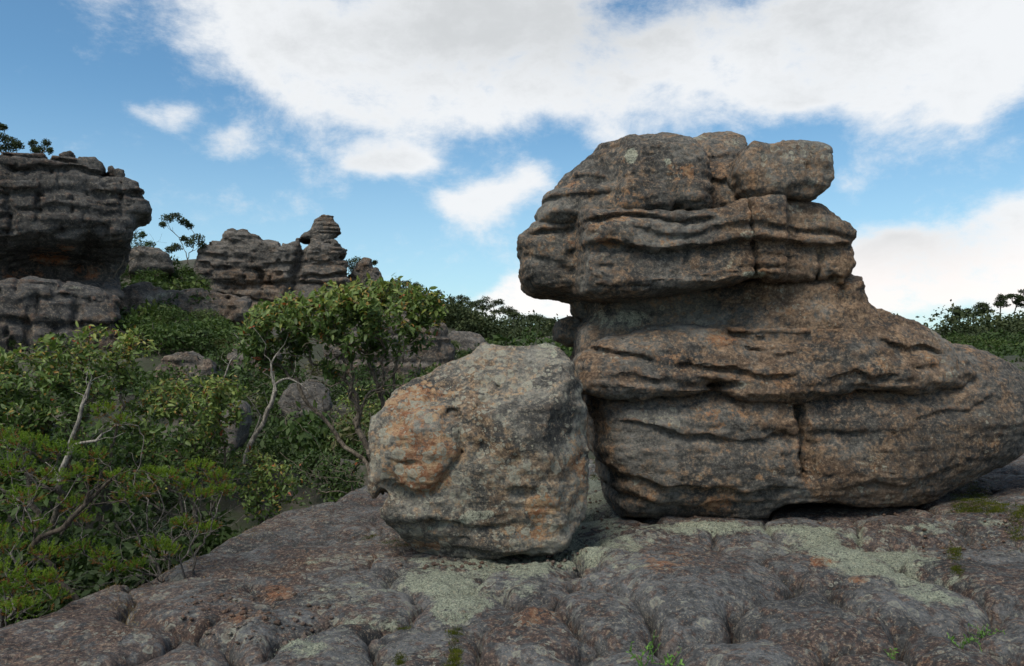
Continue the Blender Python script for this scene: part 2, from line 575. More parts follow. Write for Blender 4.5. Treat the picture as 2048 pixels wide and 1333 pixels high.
def rock_mat(name, greyA=(.055, .054, .052), greyB=(.19, .18, .165), brown=(.13, .078, .045), tan=(.30, .21, .13), rust=(.27, .10, .037),
             lichen=(.42, .41, .33), moss=(.44, .46, .36), s=1.0, brown_amt=.5, rust_amt=.25, lichen_amt=.35, crust=.5, speck=.6, strata=.5,
             streak=0.0, bump=1.0, edge=.5, redfleck=0.0, rough=.93, ros=11.0):
    """weathered sandstone; s = texture scale (1 = close rock)"""
    m, b, bsdf = new_mat(name)
    geo = b.node('ShaderNodeNewGeometry')
    att = b.node('ShaderNodeAttribute', attribute_name='mask')
    sep = b.node('ShaderNodeSeparateColor', {0: att.outputs['Color']})
    mL, mR, mD = sep.outputs[0], sep.outputs[1], sep.outputs[2]
    ton = b.node('ShaderNodeAttribute', attribute_name='tone')
    sp = b.node('ShaderNodeSeparateColor', {0: ton.outputs['Color']})
    nA, nB, nR, nS = sp.outputs[0], sp.outputs[1], sp.outputs[2], ton.outputs['Alpha']
    co = b.mapping(geo.outputs['Position'], (s, s, s))
    nF = b.noise(co, 13, 4, .68)
    nT = b.noise(co, 33, 3, .72)
    nV = b.noise(co, 80, 2, .7)
    fF = b.math('SUBTRACT', nF, .5)
    fT = b.math('SUBTRACT', nT, .5)
    g = b.math('ADD', b.math('MULTIPLY', b.fmix(strata * .5, nA, nS), .6), b.math('ADD', b.math('MULTIPLY', nF, .5), b.math('MULTIPLY', fT, .35)))
    col = b.mix(b.step(g, .37, .75), greyA, greyB)
    # brown weathering
    f = b.step(b.math('ADD', b.math('ADD', b.math('MULTIPLY', nB, .45), b.math('MULTIPLY', nR, .25)), b.math('ADD', b.math('MULTIPLY', nF, .75), b.math('MULTIPLY', fT, .3))), .88 - .3 * brown_amt, 1.04 - .3 * brown_amt)
    col = b.mix(b.math('MULTIPLY', f, .70), col, b.mix(b.step(b.math('ADD', nT, b.math('MULTIPLY', b.math('SUBTRACT', nS, .5), .5)), .40, .72), brown, tan))
    # rust
    f = b.step(b.math('ADD', b.math('ADD', nR, b.math('MULTIPLY', mR, .44)), b.math('ADD', b.math('MULTIPLY', fT, .55), b.math('MULTIPLY', fF, .75))), .82 - .25 * rust_amt, .96 - .25 * rust_amt)
    col = b.mix(b.math('MULTIPLY', f, .8), col, b.mix(b.step(nF, .38, .66), rust, tan))
    if redfleck:
        nK = b.noise(b.mapping(co, (1, 1, 1), (4, 2, 7)), 11, 5, .72, .3)
        f = b.math('MULTIPLY', b.step(b.math('ADD', nK, b.math('MULTIPLY', b.math('SUBTRACT', nB, .5), .35)), .45, .53), redfleck)
        col = b.mix(f, col, b.mix(b.step(nT, .4, .64), (.048, .030, .025), (.165, .085, .055)))
    if streak:
        sv = b.mapping(co, (5.5, 5.5, .5))
        f = b.math('MULTIPLY', b.step(b.noise(sv, 1.6, 4, .6), .48, .68), streak)
        f = b.math('MULTIPLY', f, b.math('ADD', b.math('MULTIPLY', mD, .9), .12))
        col = b.mix(f, col, (.028, .028, .03))
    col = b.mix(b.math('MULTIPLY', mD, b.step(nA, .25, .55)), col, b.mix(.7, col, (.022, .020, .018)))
    # worn edges paler, from the shape of the stone
    pt = b.step(geo.outputs['Pointiness'], .515, .60)
    col = b.mix(b.math('MULTIPLY', pt, edge), col, b.mix(nF, tan, rust))
    # crust lichens: rosettes of different size
    cv0 = b.vmath('ADD', co, b.vmath('SCALE', b.node('ShaderNodeTexNoise', {'Vector': co, 'Scale': 20.0, 'Detail': 1.0}).outputs['Color']))
    cv0.node.inputs[1].links[0].from_node.inputs[3].default_value = .06
    for sc_, lo_, seed_ in ((ros, .50, 3.0), (ros * 2.4, .48, 9.0)):
        cv = b.mapping(cv0, (1, 1, 1), (seed_, seed_ * 1.7, seed_ * .6))
        v = b.voro(cv, sc_)
        cc = b.node('ShaderNodeSeparateColor', {0: v.outputs['Color']})
        rad = b.math('MULTIPLY', cc.outputs[0], lo_)
        ed = b.math('SUBTRACT', v.outputs['Distance'], rad)
        dsk = b.step(ed, .06, -.03)
        ring = b.step(b.math('ABSOLUTE', b.math('ADD', ed, .06)), .10, .02)
        reg = b.step(b.math('ADD', b.math('ADD', nA if sc_ < 20 else nR, b.math('MULTIPLY', mL, .3)), b.math('MULTIPLY', fF, .5)), .74 - .3 * lichen_amt, .86 - .3 * lichen_amt)
        f = b.math('MULTIPLY', b.math('MULTIPLY', dsk, reg), b.math('ADD', .3, b.math('MULTIPLY', ring, .6)))
        f = b.math('MULTIPLY', f, b.math('ADD', .45, b.math('MULTIPLY', cc.outputs[1], .8)))
        col = b.mix(b.math('MULTIPLY', f, crust * 1.6, clamp=True), col, b.mix(nT, lichen, tuple(.55 * c for c in lichen)))
    # broad lichen carpet, only where painted
    f = b.step(b.math('ADD', mL, b.math('ADD', b.math('MULTIPLY', fF, 1.7), b.math('MULTIPLY', b.math('SUBTRACT', nR, .5), 1.3))), .40, .86)
    f = b.math('MULTIPLY', f, b.step(mL, .05, .3))
    f = b.math('MULTIPLY', f, b.step(nT, .28, .44))
    carpet = f
    col = b.mix(b.math('MULTIPLY', f, .88), col, b.mix(b.step(nV, .36, .62), tuple(.42 * c for c in moss), moss))
    # grain
    f = b.step(b.math('ADD', b.math('MULTIPLY', nV, .6), b.math('MULTIPLY', nT, .5)), .585, .68)
    col = b.mix(b.math('MULTIPLY', f, speck * .75), col, (.42, .35, .25))
    f = b.step(b.math('ADD', nV, b.math('MULTIPLY', fT, .5)), .43, .30)
    col = b.mix(b.math('MULTIPLY', f, speck * .8), col, (.018, .017, .018))
    b.t.links.new(col, bsdf.inputs['Base Color'])
    bsdf.inputs['Roughness'].default_value = rough
    bsdf.inputs['Specular IOR Level'].default_value = .25
    hgt = b.math('ADD', b.noise(co, 10, 7, .80), b.math('MULTIPLY', b.step(b.math('ABSOLUTE', b.math('SUBTRACT', b.noise(b.mapping(co, (1, 1, 1.8)), 4.5, 5, .6), .5)), .0, .022), .16))
    bp = b.node('ShaderNodeBump', {'Strength': min(1.0, .9 * bump), 'Distance': .075 / s})
    b.t.links.new(hgt, bp.inputs['Height'])
    b.t.links.new(bp.outputs[0], bsdf.inputs['Normal'])
    m['tone_scale'] = s
    return m


def leaf_mat(name, cols, trans=.25, rough=.45, spec=.4):
    """colour from the per-leaf attribute tint (0..1) along COLS"""
    m, b, bsdf = new_mat(name)
    att = b.node('ShaderNodeAttribute', attribute_name='tint')
    r = b.node('ShaderNodeValToRGB', {0: att.outputs['Fac']})
    el = r.color_ramp.elements
    el[0].position, el[0].color = cols[0][0], (*cols[0][1], 1)
    el[1].position, el[1].color = cols[-1][0], (*cols[-1][1], 1)
    for p, c in cols[1:-1]:
        e = el.new(p)
        e.color = (*c, 1)
    pos = b.node('ShaderNodeNewGeometry').outputs['Position']
    n = b.noise(pos, 2.5, 3)
    col = b.mix(b.math('MULTIPLY', b.step(n, .35, .7), .45), r.outputs[0], b.mix(1.0, r.outputs[0], (.55, .62, .5), 'MULTIPLY'))
    b.t.links.new(col, bsdf.inputs['Base Color'])
    bsdf.inputs['Roughness'].default_value = rough
    bsdf.inputs['Specular IOR Level'].default_value = spec
    tr = b.node('ShaderNodeBsdfTranslucent')
    b.t.links.new(b.mix(1.0, col, (1.1, 1.25, .6), 'MULTIPLY'), tr.inputs[0])
    mx = b.node('ShaderNodeMixShader', {0: trans})
    b.t.links.new(bsdf.outputs[0], mx.inputs[1])
    b.t.links.new(tr.outputs[0], mx.inputs[2])
    out = [x for x in b.t.nodes if x.type == 'OUTPUT_MATERIAL'][0]
    b.t.links.new(mx.outputs[0], out.inputs[0])
    return m


def bark_mat(name, a, c):
    m, b, bsdf = new_mat(name)
    pos = b.node('ShaderNodeNewGeometry').outputs['Position']
    n = b.noise(b.mapping(pos, (9, 9, 3)), 6, 5, .65)
    col = b.mix(b.step(n, .35, .65), a, c)
    b.t.links.new(col, bsdf.inputs['Base Color'])
    bsdf.inputs['Roughness'].default_value = .9
    bsdf.inputs['Specular IOR Level'].default_value = .2
    bp = b.node('ShaderNodeBump', {'Strength': .5, 'Distance': .01})
    b.t.links.new(n, bp.inputs['Height'])
    b.t.links.new(bp.outputs[0], bsdf.inputs['Normal'])
    return m


M = {}
M['tower'] = rock_mat('tower_sandstone', greyA=(.044, .043, .041), greyB=(.225, .22, .20), brown=(.135, .080, .045), tan=(.36, .225, .125), brown_amt=.70, rust_amt=.48, lichen_amt=.5, crust=.6, strata=.6, edge=.5, streak=.8, speck=.40)
M['boulder'] = rock_mat('boulder_sandstone', greyA=(.065, .064, .06), greyB=(.34, .33, .285), tan=(.46, .315, .18), brown=(.16, .095, .053), brown_amt=.66, rust_amt=.55, lichen_amt=1.25, crust=1.1, strata=.0, speck=.6, edge=.4, ros=8.5)
M['slab'] = rock_mat('slab_sandstone', greyA=(.040, .042, .044), greyB=(.165, .172, .176), brown=(.095, .056, .038), tan=(.26, .175, .11), lichen=(.34, .345, .29), moss=(.37, .41, .31), brown_amt=.30, rust_amt=.26, lichen_amt=.75, crust=.75, strata=.1, speck=.6, edge=.3, redfleck=.58, ros=9.0)
M['cliff'] = rock_mat('cliff_sandstone', greyA=(.034, .034, .034), greyB=(.14, .136, .13), tan=(.2, .16, .12), brown_amt=.35, rust_amt=.05, lichen_amt=.3, crust=.4, strata=.9, s=.22, edge=.3, streak=.7, rust=(.36, .115, .03), speck=.4)
M['crag'] = rock_mat('crag_sandstone', greyA=(.050, .047, .043), greyB=(.19, .178, .162), tan=(.25, .19, .14), brown_amt=.55, rust_amt=.15, lichen_amt=.3, crust=.4, strata=.9, s=.2, edge=.3, streak=.7, speck=.4)

# ------------------------------------------------------------------ terrain and slab
def on_ground(u, v, z=0.0):
    Y = (EYE - z) * F / (v - HZ)
    return np.array([(u - 1024) / F * Y, Y])


EDGE_Y = [2, 5, 7, 8.2, 9.4, 10.6, 12, 13.2, 15]
EDGE_X = [-4.2, -3.15, -2.78, -2.65, -2.35, -1.8, -.6, 1.2, 5.0]


def slab_base(x, y):
    xe = np.interp(y, EDGE_Y, EDGE_X)
    d = np.clip(xe - x, 0, None)
    z = -np.minimum(2.6, 0.55 * d + 0.55 * d * d)
    z = z + 0.05 * np.clip(x - 2.7, 0, None) ** 1.25
    z = z + 0.10 * sstep(y, 7.25, 7.75) * sstep(x, 0.7, 1.3)
    z = z + 0.10 * (1 - sstep(np.abs(x + 1.4), 0, 2.2)) * sstep(y, 6.5, 8.5)
    z = z - 0.02 * np.clip(4.6 - y, 0, None)
    return z


# control points of the wider terrain: photo column, row and distance
TC = [(1024, 1000, 6), (600, 1150, 5), (1500, 1050, 6), (1024, 1900, 2), (400, 1700, 2), (1700, 1700, 2),
      (600, 1130, 11), (300, 1130, 10), (0, 1250, 8), (-300, 1200, 8), (900, 1060, 13), (1300, 1000, 14), (1800, 980, 12), (2300, 950, 11),
      (100, 980, 16), (400, 940, 16), (700, 930, 17), (1000, 900, 20), (1500, 850, 25), (2000, 850, 22), (2500, 850, 20),
      (0, 820, 25), (350, 800, 26), (600, 800, 27), (850, 790, 30), (1100, 770, 38), (1600, 760, 45), (2100, 740, 50),
      (0, 700, 37), (350, 690, 37), (600, 745, 40), (800, 740, 40), (1000, 730, 55), (-300, 650, 40),
      (100, 590, 46), (330, 600, 50), (480, 668, 55), (650, 690, 58), (850, 690, 60), (950, 700, 70), (1100, 705, 80),
      (330, 545, 66), (430, 560, 72), (600, 570, 76), (760, 645, 80), (880, 684, 110), (1000, 708, 110), (1150, 712, 110), (1500, 690, 110),
      (200, 520, 90), (500, 520, 100), (700, 605, 110), (860, 652, 150), (960, 672, 150), (1060, 694, 150), (1150, 698, 150), (1400, 680, 170),
      (1700, 725, 170), (1850, 728, 180), (1960, 700, 190), (2060, 668, 200), (2300, 600, 210), (2600, 540, 220),
      (0, 480, 100), (-400, 500, 100), (860, 640, 260), (1100, 680, 260), (400, 600, 260), (1500, 695, 300), (2000, 670, 300), (2500, 600, 320),
      (0, 700, 900), (1000, 715, 900), (2000, 715, 900)]
TP = np.array([W(*c) for c in TC])
TL = np.stack([TP[:, 0] / TP[:, 1], np.log(TP[:, 1]) * .8], 1)


def terrain(x, y):
    x, y = np.asarray(x, float), np.asarray(y, float)
    yy = np.maximum(y, 2.0)
    q = np.stack([np.clip(x / yy, -1.4, 1.4), np.log(yy) * .8], 1)
    d2 = ((q[:, None, :] - TL[None]) ** 2).sum(2) + .0025
    w = d2 ** -2.0
    # interpolate the slope of sight rather than the height, so that far ground stays far ground
    s = (TP[:, 2] - EYE) / TP[:, 1]
    k = (w * s).sum(1) / w.sum(1)
    return EYE + k * yy


def build_terrain():
    ys = np.concatenate([[-60, -20, -6, 0, 2], 2.0 * np.exp(np.linspace(0.08, math.log(1000), 190))])
    xs = np.linspace(-1.5, 1.5, 150)
    yy, tt = np.meshgrid(ys, xs, indexing='ij')
    xx = tt * np.maximum(np.abs(yy), 16)
    z = terrain(xx.ravel(), yy.ravel())
    y_ = yy.ravel()
    z = z + .02 * np.clip(y_, 2, 120) * fbm(np.stack([xx.ravel() / np.clip(y_, 8, 400) * 9, np.log(np.clip(y_, 8, 2000)) * 9, 0 * y_], 1), 4, seed=40)
    near = 1 - sstep(y_, 12, 16)
    z = np.where(y_ < 15.5, np.minimum(z, -1.1) - .6 * (1 - sstep(y_, 13, 15.5)), z)
    V = np.stack([xx.ravel(), y_, z], 1)
    nx, ny = len(xs), len(ys)
    i = (np.arange(ny - 1)[:, None] * nx + np.arange(nx - 1)[None]).ravel()
    Q = np.stack([i, i + 1, i + nx + 1, i + nx], 1)
    m, b, bsdf = new_mat('scrubby_soil')
    co = b.node('ShaderNodeNewGeometry').outputs['Position']
    n1, n2 = b.noise(co, .35, 6, .65), b.noise(co, 2.5, 6, .7)
    col = b.mix(b.step(n1, .4, .6), (.030, .034, .018), (.075, .068, .055))
    col = b.mix(b.step(n2, .45, .7), col, (.028, .040, .014))
    b.t.links.new(col, bsdf.inputs['Base Color'])
    bsdf.inputs['Roughness'].default_value = 1
    bp = b.node('ShaderNodeBump', {'Strength': .8, 'Distance': .3})
    b.t.links.new(n2, bp.inputs['Height'])
    b.t.links.new(bp.outputs[0], bsdf.inputs['Normal'])
    o = mesh_obj('ground', V, Q, m)
    tag(o, 'scrub covered valley floor and slopes around the sandstone', None, kind='structure')


# lobes of the bare sandstone slab: photo centre, size factor (bigger = takes more room), crack depth
LOBES = [(1070, 1262, 1.0, 1.17), (1225, 1215, .9, 1.3), (1395, 1190, 1.35, 1.43), (1490, 1085, .9, 0.6), (1670, 1130, 1.1, 1.3), (1655, 1248, 1.25, 1.43), (1835, 1215, 1.1, 1.17),
         (1990, 1170, 1.1, 1.3), (1860, 1105, 1.0, 0.5), (2000, 1040, 1.1, 0.6), (1320, 1072, .9, 0.5), (1500, 1318, .9, 1.17), (940, 1185, .8, 0.39), (1040, 1160, .8, 0.78),
         (150, 1262, 1.25, 0.78), (385, 1200, 1.0, 0.7), (490, 1245, 1.0, 0.7), (330, 1310, 1.1, 0.62), (700, 1275, 1.1, 0.62), (700, 1175, 1.0, 0.39), (560, 1100, 1.2, 0.24),
         (660, 1030, 1.3, 0.18), (450, 1140, .9, 0.31), (850, 1260, .9, 0.62), (870, 1120, .9, 0.3), (1240, 1310, .8, 1.04), (1000, 1320, .8, 1.04), (1750, 1330, 1.0, 1.04), (1930, 1310, .9, 1.17), (2050, 1270, 1.0, 1.17),
         (1640, 1065, .9, 0.5), (30, 1200, .9, 0.62), (1180, 1030, .9, 0.2), (860, 1020, 1.2, 0.12), (1750, 1060, .8, 0.5)]


def build_slab():
    xs = np.arange(-5.4, 7.4, .0195)
    ys = [3.0]
    while ys[-1] < 14.5:
        ys.append(ys[-1] + max(.014, .0034 * ys[-1]) * (1.0 if ys[-1] < 8.4 else 2.6))
    ys = np.array(ys)
    Xg, Yg = np.meshgrid(xs, ys, indexing='ij')
    x, y = Xg.ravel(), Yg.ravel()
    C = np.array([on_ground(u, v) for u, v, _, _ in LOBES])
    rest = np.array([[-1.5, 2.9], [0, 2.7], [1.6, 2.9], [3.2, 3.3], [4.6, 4.5], [5.4, 6], [6.5, 8], [-3.5, 3.4], [-4.6, 5], [-4, 7.5], [-3.6, 9.5], [2, 8.6], [3.5, 9],
                     [5, 10], [0.4, 9.2], [-1, 10.2], [2, 12], [5, 12.5], [-1.5, 13], [7, 11]])
    C = np.vstack([C, rest])
    size = np.array([l[2] for l in LOBES] + [1.2] * len(rest))
    deep = np.array([l[3] for l in LOBES] + [.4] * len(rest))
    p2 = np.stack([x, y, 0 * x], 1).astype(np.float32)
    wx = x + .22 * fbm(p2 * 1.3, 3, seed=21) + .03 * fbm(p2 * 6, 2, seed=25)
    wy = y + .24 * fbm(p2 * 1.3, 3, seed=22) + .03 * fbm(p2 * 6, 2, seed=26)
    # the lobes run a little longer away from the viewer than across
    best = np.full(len(x), 1e9)
    second = np.full(len(x), 1e9)
    who = np.zeros(len(x), np.int32)
    for i, (c, s_) in enumerate(zip(C, size)):
        d = np.hypot(wx - c[0], (wy - c[1]) * .80) / s_
        closer = d < best
        second = np.where(closer, best, np.minimum(second, d))
        who = np.where(closer, i, who)
        best = np.where(closer, d, best)
    gap = (second - best) * size[who]              # distance from the joint
    z = slab_base(x, y) - .16 + .03 * fbm(p2 * .8, 3, seed=23)
    dp = deep[who] * (1.05 + .35 * fbm(p2 * .9, 2, seed=29))
    dp = np.clip(dp, .10, 1.5)
    dome = 1 - np.exp(-gap / .26)
    crack = np.exp(-gap / .026)
    z = z + dp * (.11 * dome + .07 * (1 - np.exp(-gap / .05)) - .17 * crack) + .022 * fbm(p2 * 2.4, 4, .55, seed=24)
    ridge = np.exp(-(fbm(p2 * np.array([1.3, 1.3, 1]), 4, .5, seed=35) / .035) ** 2) * sstep(fbm(p2 * 1.1, 2, seed=36), .0, .4)
    z = z - .04 * ridge - .012 * np.exp(-(fbm(p2 * 3.1, 4, .55, seed=37) / .05) ** 2)
    # masks: lichen carpets, rust, dark joints
    Vw = np.stack([x, y, z], 1)
    blobs = [(0, 1185, 1030, 70, 110, 1), (0, 1130, 1105, 110, 44, 1), (0, 1000, 1120, 110, 32, .9), (0, 940, 1190, 90, 75, .95), (0, 850, 1150, 110, 50, .55), (0, 1040, 1170, 60, 50, .6), (0, 900, 1230, 50, 30, .6), (0, 960, 1145, 60, 30, .7),
             (0, 1640, 1085, 130, 34, .85), (0, 1760, 1120, 130, 46, .95), (0, 1870, 1165, 90, 52, .95), (0, 1450, 1058, 240, 20, .65), (0, 1820, 1060, 120, 26, .7), (0, 1990, 1040, 50, 20, .7), (0, 600, 1295, 60, 25, .7), (0, 860, 1290, 60, 40, .6),
             (0, 700, 1250, 90, 26, .5), (0, 1280, 1080, 70, 30, .6), (0, 1420, 1062, 90, 20, .45), (0, 1250, 1120, 60, 30, .5), (0, 700, 1195, 120, 40, .35),
             (0, 1940, 1290, 60, 40, .4), (0, 640, 1110, 120, 40, .3), (0, 1050, 1130, 60, 30, .6), (0, 780, 1240, 70, 40, .45),
             (1, 555, 1185, 40, 22, .9), (1, 470, 1225, 80, 25, .5), (1, 1640, 1125, 40, 14, 1.0), (1, 1370, 1120, 130, 45, .45), (1, 1080, 1235, 80, 30, .5), (1, 80, 1215, 50, 12, .7),
             (1, 2020, 960, 60, 40, .5), (1, 1480, 1075, 80, 22, .5), (1, 1230, 1180, 60, 40, .4), (1, 930, 1120, 60, 20, .5), (1, 1720, 1160, 25, 12, .6)]
    Mk = paint(Vw, blobs, None)
    Mk[:, 0] = np.clip(Mk[:, 0] * (1.0 + .85 * fbm(p2 * 2.3, 4, .6, seed=38)), 0, 1)
    Mk[:, 2] = np.clip(.75 * np.exp(-(gap / .035) ** 2) * np.clip(deep[who], .2, 1), 0, 1)
    z = z + .012 * Mk[:, 0] * fbm(p2 * 22, 2, seed=31) + .011 * fbm(p2 * 11, 3, .62, seed=30)
    Vw[:, 2] = z
    nx, ny = len(xs), len(ys)
    i = (np.arange(nx - 1)[:, None] * ny + np.arange(ny - 1)[None]).ravel()
    Q = np.stack([i, i + ny, i + ny + 1, i + 1], 1)
    lab = who[Q[:, 0]]
    base = np.array([0, 6.0, 0])
    root = thing('rock_slab', base, 'bare lobed purple grey sandstone slab in the foreground', None)
    root['kind'] = 'structure'
    for k in range(len(C)):
        q = Q[lab == k]
        if len(q) < 50:
            continue
        used, inv = np.unique(q, return_inverse=True)
        mesh_obj('rock_lobe', Vw[used], inv.reshape(-1, 4), M['slab'], root, Mk[used])
    # height lookup for things that stand on the slab
    grid = z.reshape(nx, ny)
    def hz(px, py):
        a = int(np.clip(np.searchsorted(xs, px), 0, nx - 1))
        c = int(np.clip(np.searchsorted(ys, py), 0, ny - 1))
        return float(grid[a, c])
    gapg = gap.reshape(nx, ny)
    return hz, (xs, ys, grid, gapg)


build_terrain()
slab_z, SLAB = build_slab()
print('slab', time.time() - T0)

# ------------------------------------------------------------------ the rock tower
BT = strata_table(3, .06, .26, groove=1.0, ex=7)
BT2 = strata_table(5, .045, .18, groove=1.0, ex=7)


def build_tower():
    root = thing('rock_tower', (3.0, 9.3, 0.05), 'tall layered brown and grey sandstone tower shaped like a head, rising on the right', 'rock')
    V, Q = make_rock(
        [(1176, 811), (1193, 844), (1195, 885), (1202, 932), (1216, 964), (1225, 1005), (1243, 1048), (1378, 1064), (1470, 1066), (1609, 1060), (1794, 1048), (1887, 1016), (1956, 990),
         (2060, 945), (2200, 880), (2230, 790), (2140, 718), (2060, 698), (2007, 686), (1970, 690), (1900, 740), (1700, 745), (1500, 750), (1300, 755), (1185, 780)],
        7.98, 10.5, .50, seed=11, low=.05, bed=.018, bedtab=BT2, tilt=(.05, 0), fine=.015, pit=.012,
        frontf=lambda X, Z: .06 * np.clip(X - 1.0, 0, None) + .20 * np.clip(X - 3.9, 0, None) ** 1.4 + .25 * np.clip(.42 - Z, 0, None) + .40 * np.clip(Z - .95, 0, None),
        carve=[('v', [(1617, 800), (1618, 876), (1625, 965)], .035, .035, .20), ('v', [(1632, 880), (1640, 960)], .06, .04, .14),
               ('h', [(1248, 846), (1331, 862), (1447, 881), (1507, 883), (1612, 876)], .016, .11, .06),
               ('h', [(1634, 869), (1743, 862)], .02, .10, .05),
               ('h', [(1202, 946), (1331, 978), (1470, 987), (1600, 983)], .018, .10, .075),
               ('h', [(1225, 1000), (1400, 1016), (1560, 1012)], .02, .08, .06),
               ('e', [(1660, 1046)], .46, .15, .55), ('e', [(1780, 1052)], .6, .10, .4), ('e', [(1450, 1066)], 1.0, .07, .35),
               ('h', [(1850, 850), (1960, 830), (2048, 800)], .02, .12, .05),
               ('h', [(1700, 985), (1850, 975), (1950, 940)], .02, .1, .05)])
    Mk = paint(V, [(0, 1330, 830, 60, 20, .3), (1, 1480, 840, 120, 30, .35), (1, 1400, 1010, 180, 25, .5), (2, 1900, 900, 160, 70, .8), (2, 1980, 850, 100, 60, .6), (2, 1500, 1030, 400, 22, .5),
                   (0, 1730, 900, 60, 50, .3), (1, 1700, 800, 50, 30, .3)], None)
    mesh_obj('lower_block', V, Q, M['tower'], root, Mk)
    V, Q = make_rock(
        [(1151, 733), (1160, 712), (1193, 682), (1308, 656), (1447, 640), (1500, 618), (1540, 605), (1656, 599), (1720, 599), (1785, 612), (1827, 622), (1882, 640), (1933, 666), (1970, 692),
         (2005, 725), (2020, 755), (1995, 778), (1933, 786), (1859, 791), (1794, 780), (1725, 775), (1665, 794), (1600, 808), (1507, 806), (1466, 793), (1433, 779), (1378, 785), (1285, 797), (1216, 793), (1169, 783), (1151, 760)],
        7.86, 10.3, .24, seed=13, Ytop=8.55, low=.055, bed=.05, bedtab=BT2, tilt=(.07, 0), fine=.017, pit=.015,
        frontf=lambda X, Z: .42 * np.clip(Z - 1.36, 0, None) + .55 * np.clip(Z - 1.72, 0, None) + .07 * np.clip(X - 1, 0, None) + .35 * np.clip(X - 3.9, 0, None),
        carve=[('h', [(1480, 654), (1554, 670), (1609, 677), (1656, 668)], .016, .10, .14), ('h', [(1197, 696), (1253, 714), (1318, 723)], .016, .08, .09),
               ('h', [(1364, 733), (1470, 742), (1544, 758), (1609, 756)], .016, .08, .09), ('h', [(1674, 765), (1725, 752), (1822, 758)], .015, .07, .06),
               ('h', [(1799, 679), (1859, 703), (1905, 700), (1940, 712)], .018, .12, .10), ('v', [(1656, 602), (1657, 690)], .04, .03, .09),
               ('h', [(1500, 690), (1560, 705), (1640, 712)], .015, .07, .06), ('h', [(1400, 760), (1500, 775)], .015, .06, .05),
               ('h', [(1860, 735), (1930, 740)], .015, .07, .06), ('h', [(1230, 745), (1330, 760)], .015, .07, .05)])
    Mk = paint(V, [(1, 1500, 680, 130, 25, .45), (1, 1300, 720, 150, 30, .35), (1, 1650, 640, 150, 30, .3), (0, 1890, 660, 50, 18, .55), (1, 1550, 760, 120, 25, .45), (1, 1880, 720, 80, 30, .4),
                   (0, 1500, 770, 40, 12, .5)], None)
    mesh_obj('middle_block', V, Q, M['tower'], root, Mk)
    V, Q = make_rock(
        [(1188, 575), (1192, 620), (1185, 645), (1164, 660), (1158, 700), (1165, 745), (1300, 750), (1600, 740), (1760, 700), (1765, 640), (1735, 612), (1722, 603), (1708, 582), (1715, 560), (1663, 545), (1540, 540), (1300, 560)],
        8.62, 10.2, .30, h=.025, seed=15, low=.07, bed=.03, bedtab=BT2, tilt=(.05, 0), fine=.016, pit=.015,
        frontf=lambda X, Z: .45 * np.clip(1.9 - Z, -.3, .3) * -1 - .36 * sstep(X, 1.7, 2.9),
        carve=[('h', [(1375, 600), (1440, 612), (1520, 600)], .015, .07, .05), ('v', [(1667, 560), (1668, 605)], .03, .03, .06), ('h', [(1540, 566), (1663, 552)], .015, .06, .05)])
    Mk = paint(V, [(0, 1230, 640, 70, 30, .7), (0, 1290, 620, 60, 30, .35), (0, 1480, 590, 40, 16, .5), (2, 1180, 610, 30, 40, .8)], None)
    mesh_obj('neck', V, Q, M['tower'], root, Mk)
    V, Q = make_rock(
        [(1074, 437), (1094, 432), (1160, 430), (1250, 425), (1351, 424), (1430, 420), (1490, 404), (1560, 398), (1648, 404), (1679, 419), (1708, 437), (1729, 457), (1729, 473), (1720, 484), (1724, 509), (1733, 531),
         (1728, 549), (1706, 567), (1663, 556), (1600, 562), (1545, 562), (1531, 553), (1468, 568), (1371, 584), (1273, 595), (1203, 592), (1156, 579), (1148, 574), (1078, 564), (1051, 548), (1045, 521), (1050, 490), (1041, 470), (1041, 458), (1051, 453)],
        7.95, 10.0, .19, seed=17, Ytop=8.3, low=.035, bed=.026, bedtab=BT, fine=.015, pit=.014,
        frontf=lambda X, Z: .55 * (1 - sstep(X, .62, .76)) + .12 * np.clip(X - 2.3, 0, None) + .18 * sstep(X, 2.66, 2.76),
        carve=[('h', [(1060, 446), (1156, 440), (1242, 436), (1351, 433), (1430, 434)], .02, .05, .08),
               ('h', [(1265, 459), (1371, 464), (1429, 457), (1511, 455)], .014, .05, .045), ('h', [(1515, 453), (1600, 455), (1722, 453)], .014, .05, .05),
               ('h', [(1152, 484), (1211, 478), (1273, 492), (1312, 498), (1371, 486), (1421, 488), (1468, 480), (1519, 480)], .014, .15, .14),
               ('h', [(1519, 480), (1546, 484), (1663, 482), (1726, 476)], .014, .14, .13),
               ('v', [(1504, 400), (1512, 450), (1519, 545)], .035, .02, .11), ('v', [(1667, 484), (1667, 572)], .03, .025, .06), ('v', [(1373, 490), (1376, 540)], .03, .03, .05),
               ('v', [(1230, 500), (1225, 550)], .06, .05, .04), ('h', [(1055, 500), (1150, 520)], .02, .1, .05),
               ('h', [(1180, 540), (1380, 560), (1500, 545)], .015, .06, -.03)])
    Mk = paint(V, [(0, 1508, 550, 30, 10, 1.0), (0, 1500, 470, 25, 12, .6), (0, 1660, 440, 40, 10, .5), (1, 1200, 490, 70, 25, .55), (2, 1090, 545, 60, 25, .4), (0, 1210, 515, 10, 14, .6), (1, 1320, 580, 150, 20, .25),
                   (0, 1440, 520, 80, 30, .3)], None)
    mesh_obj('head', V, Q, M['tower'], root, Mk)
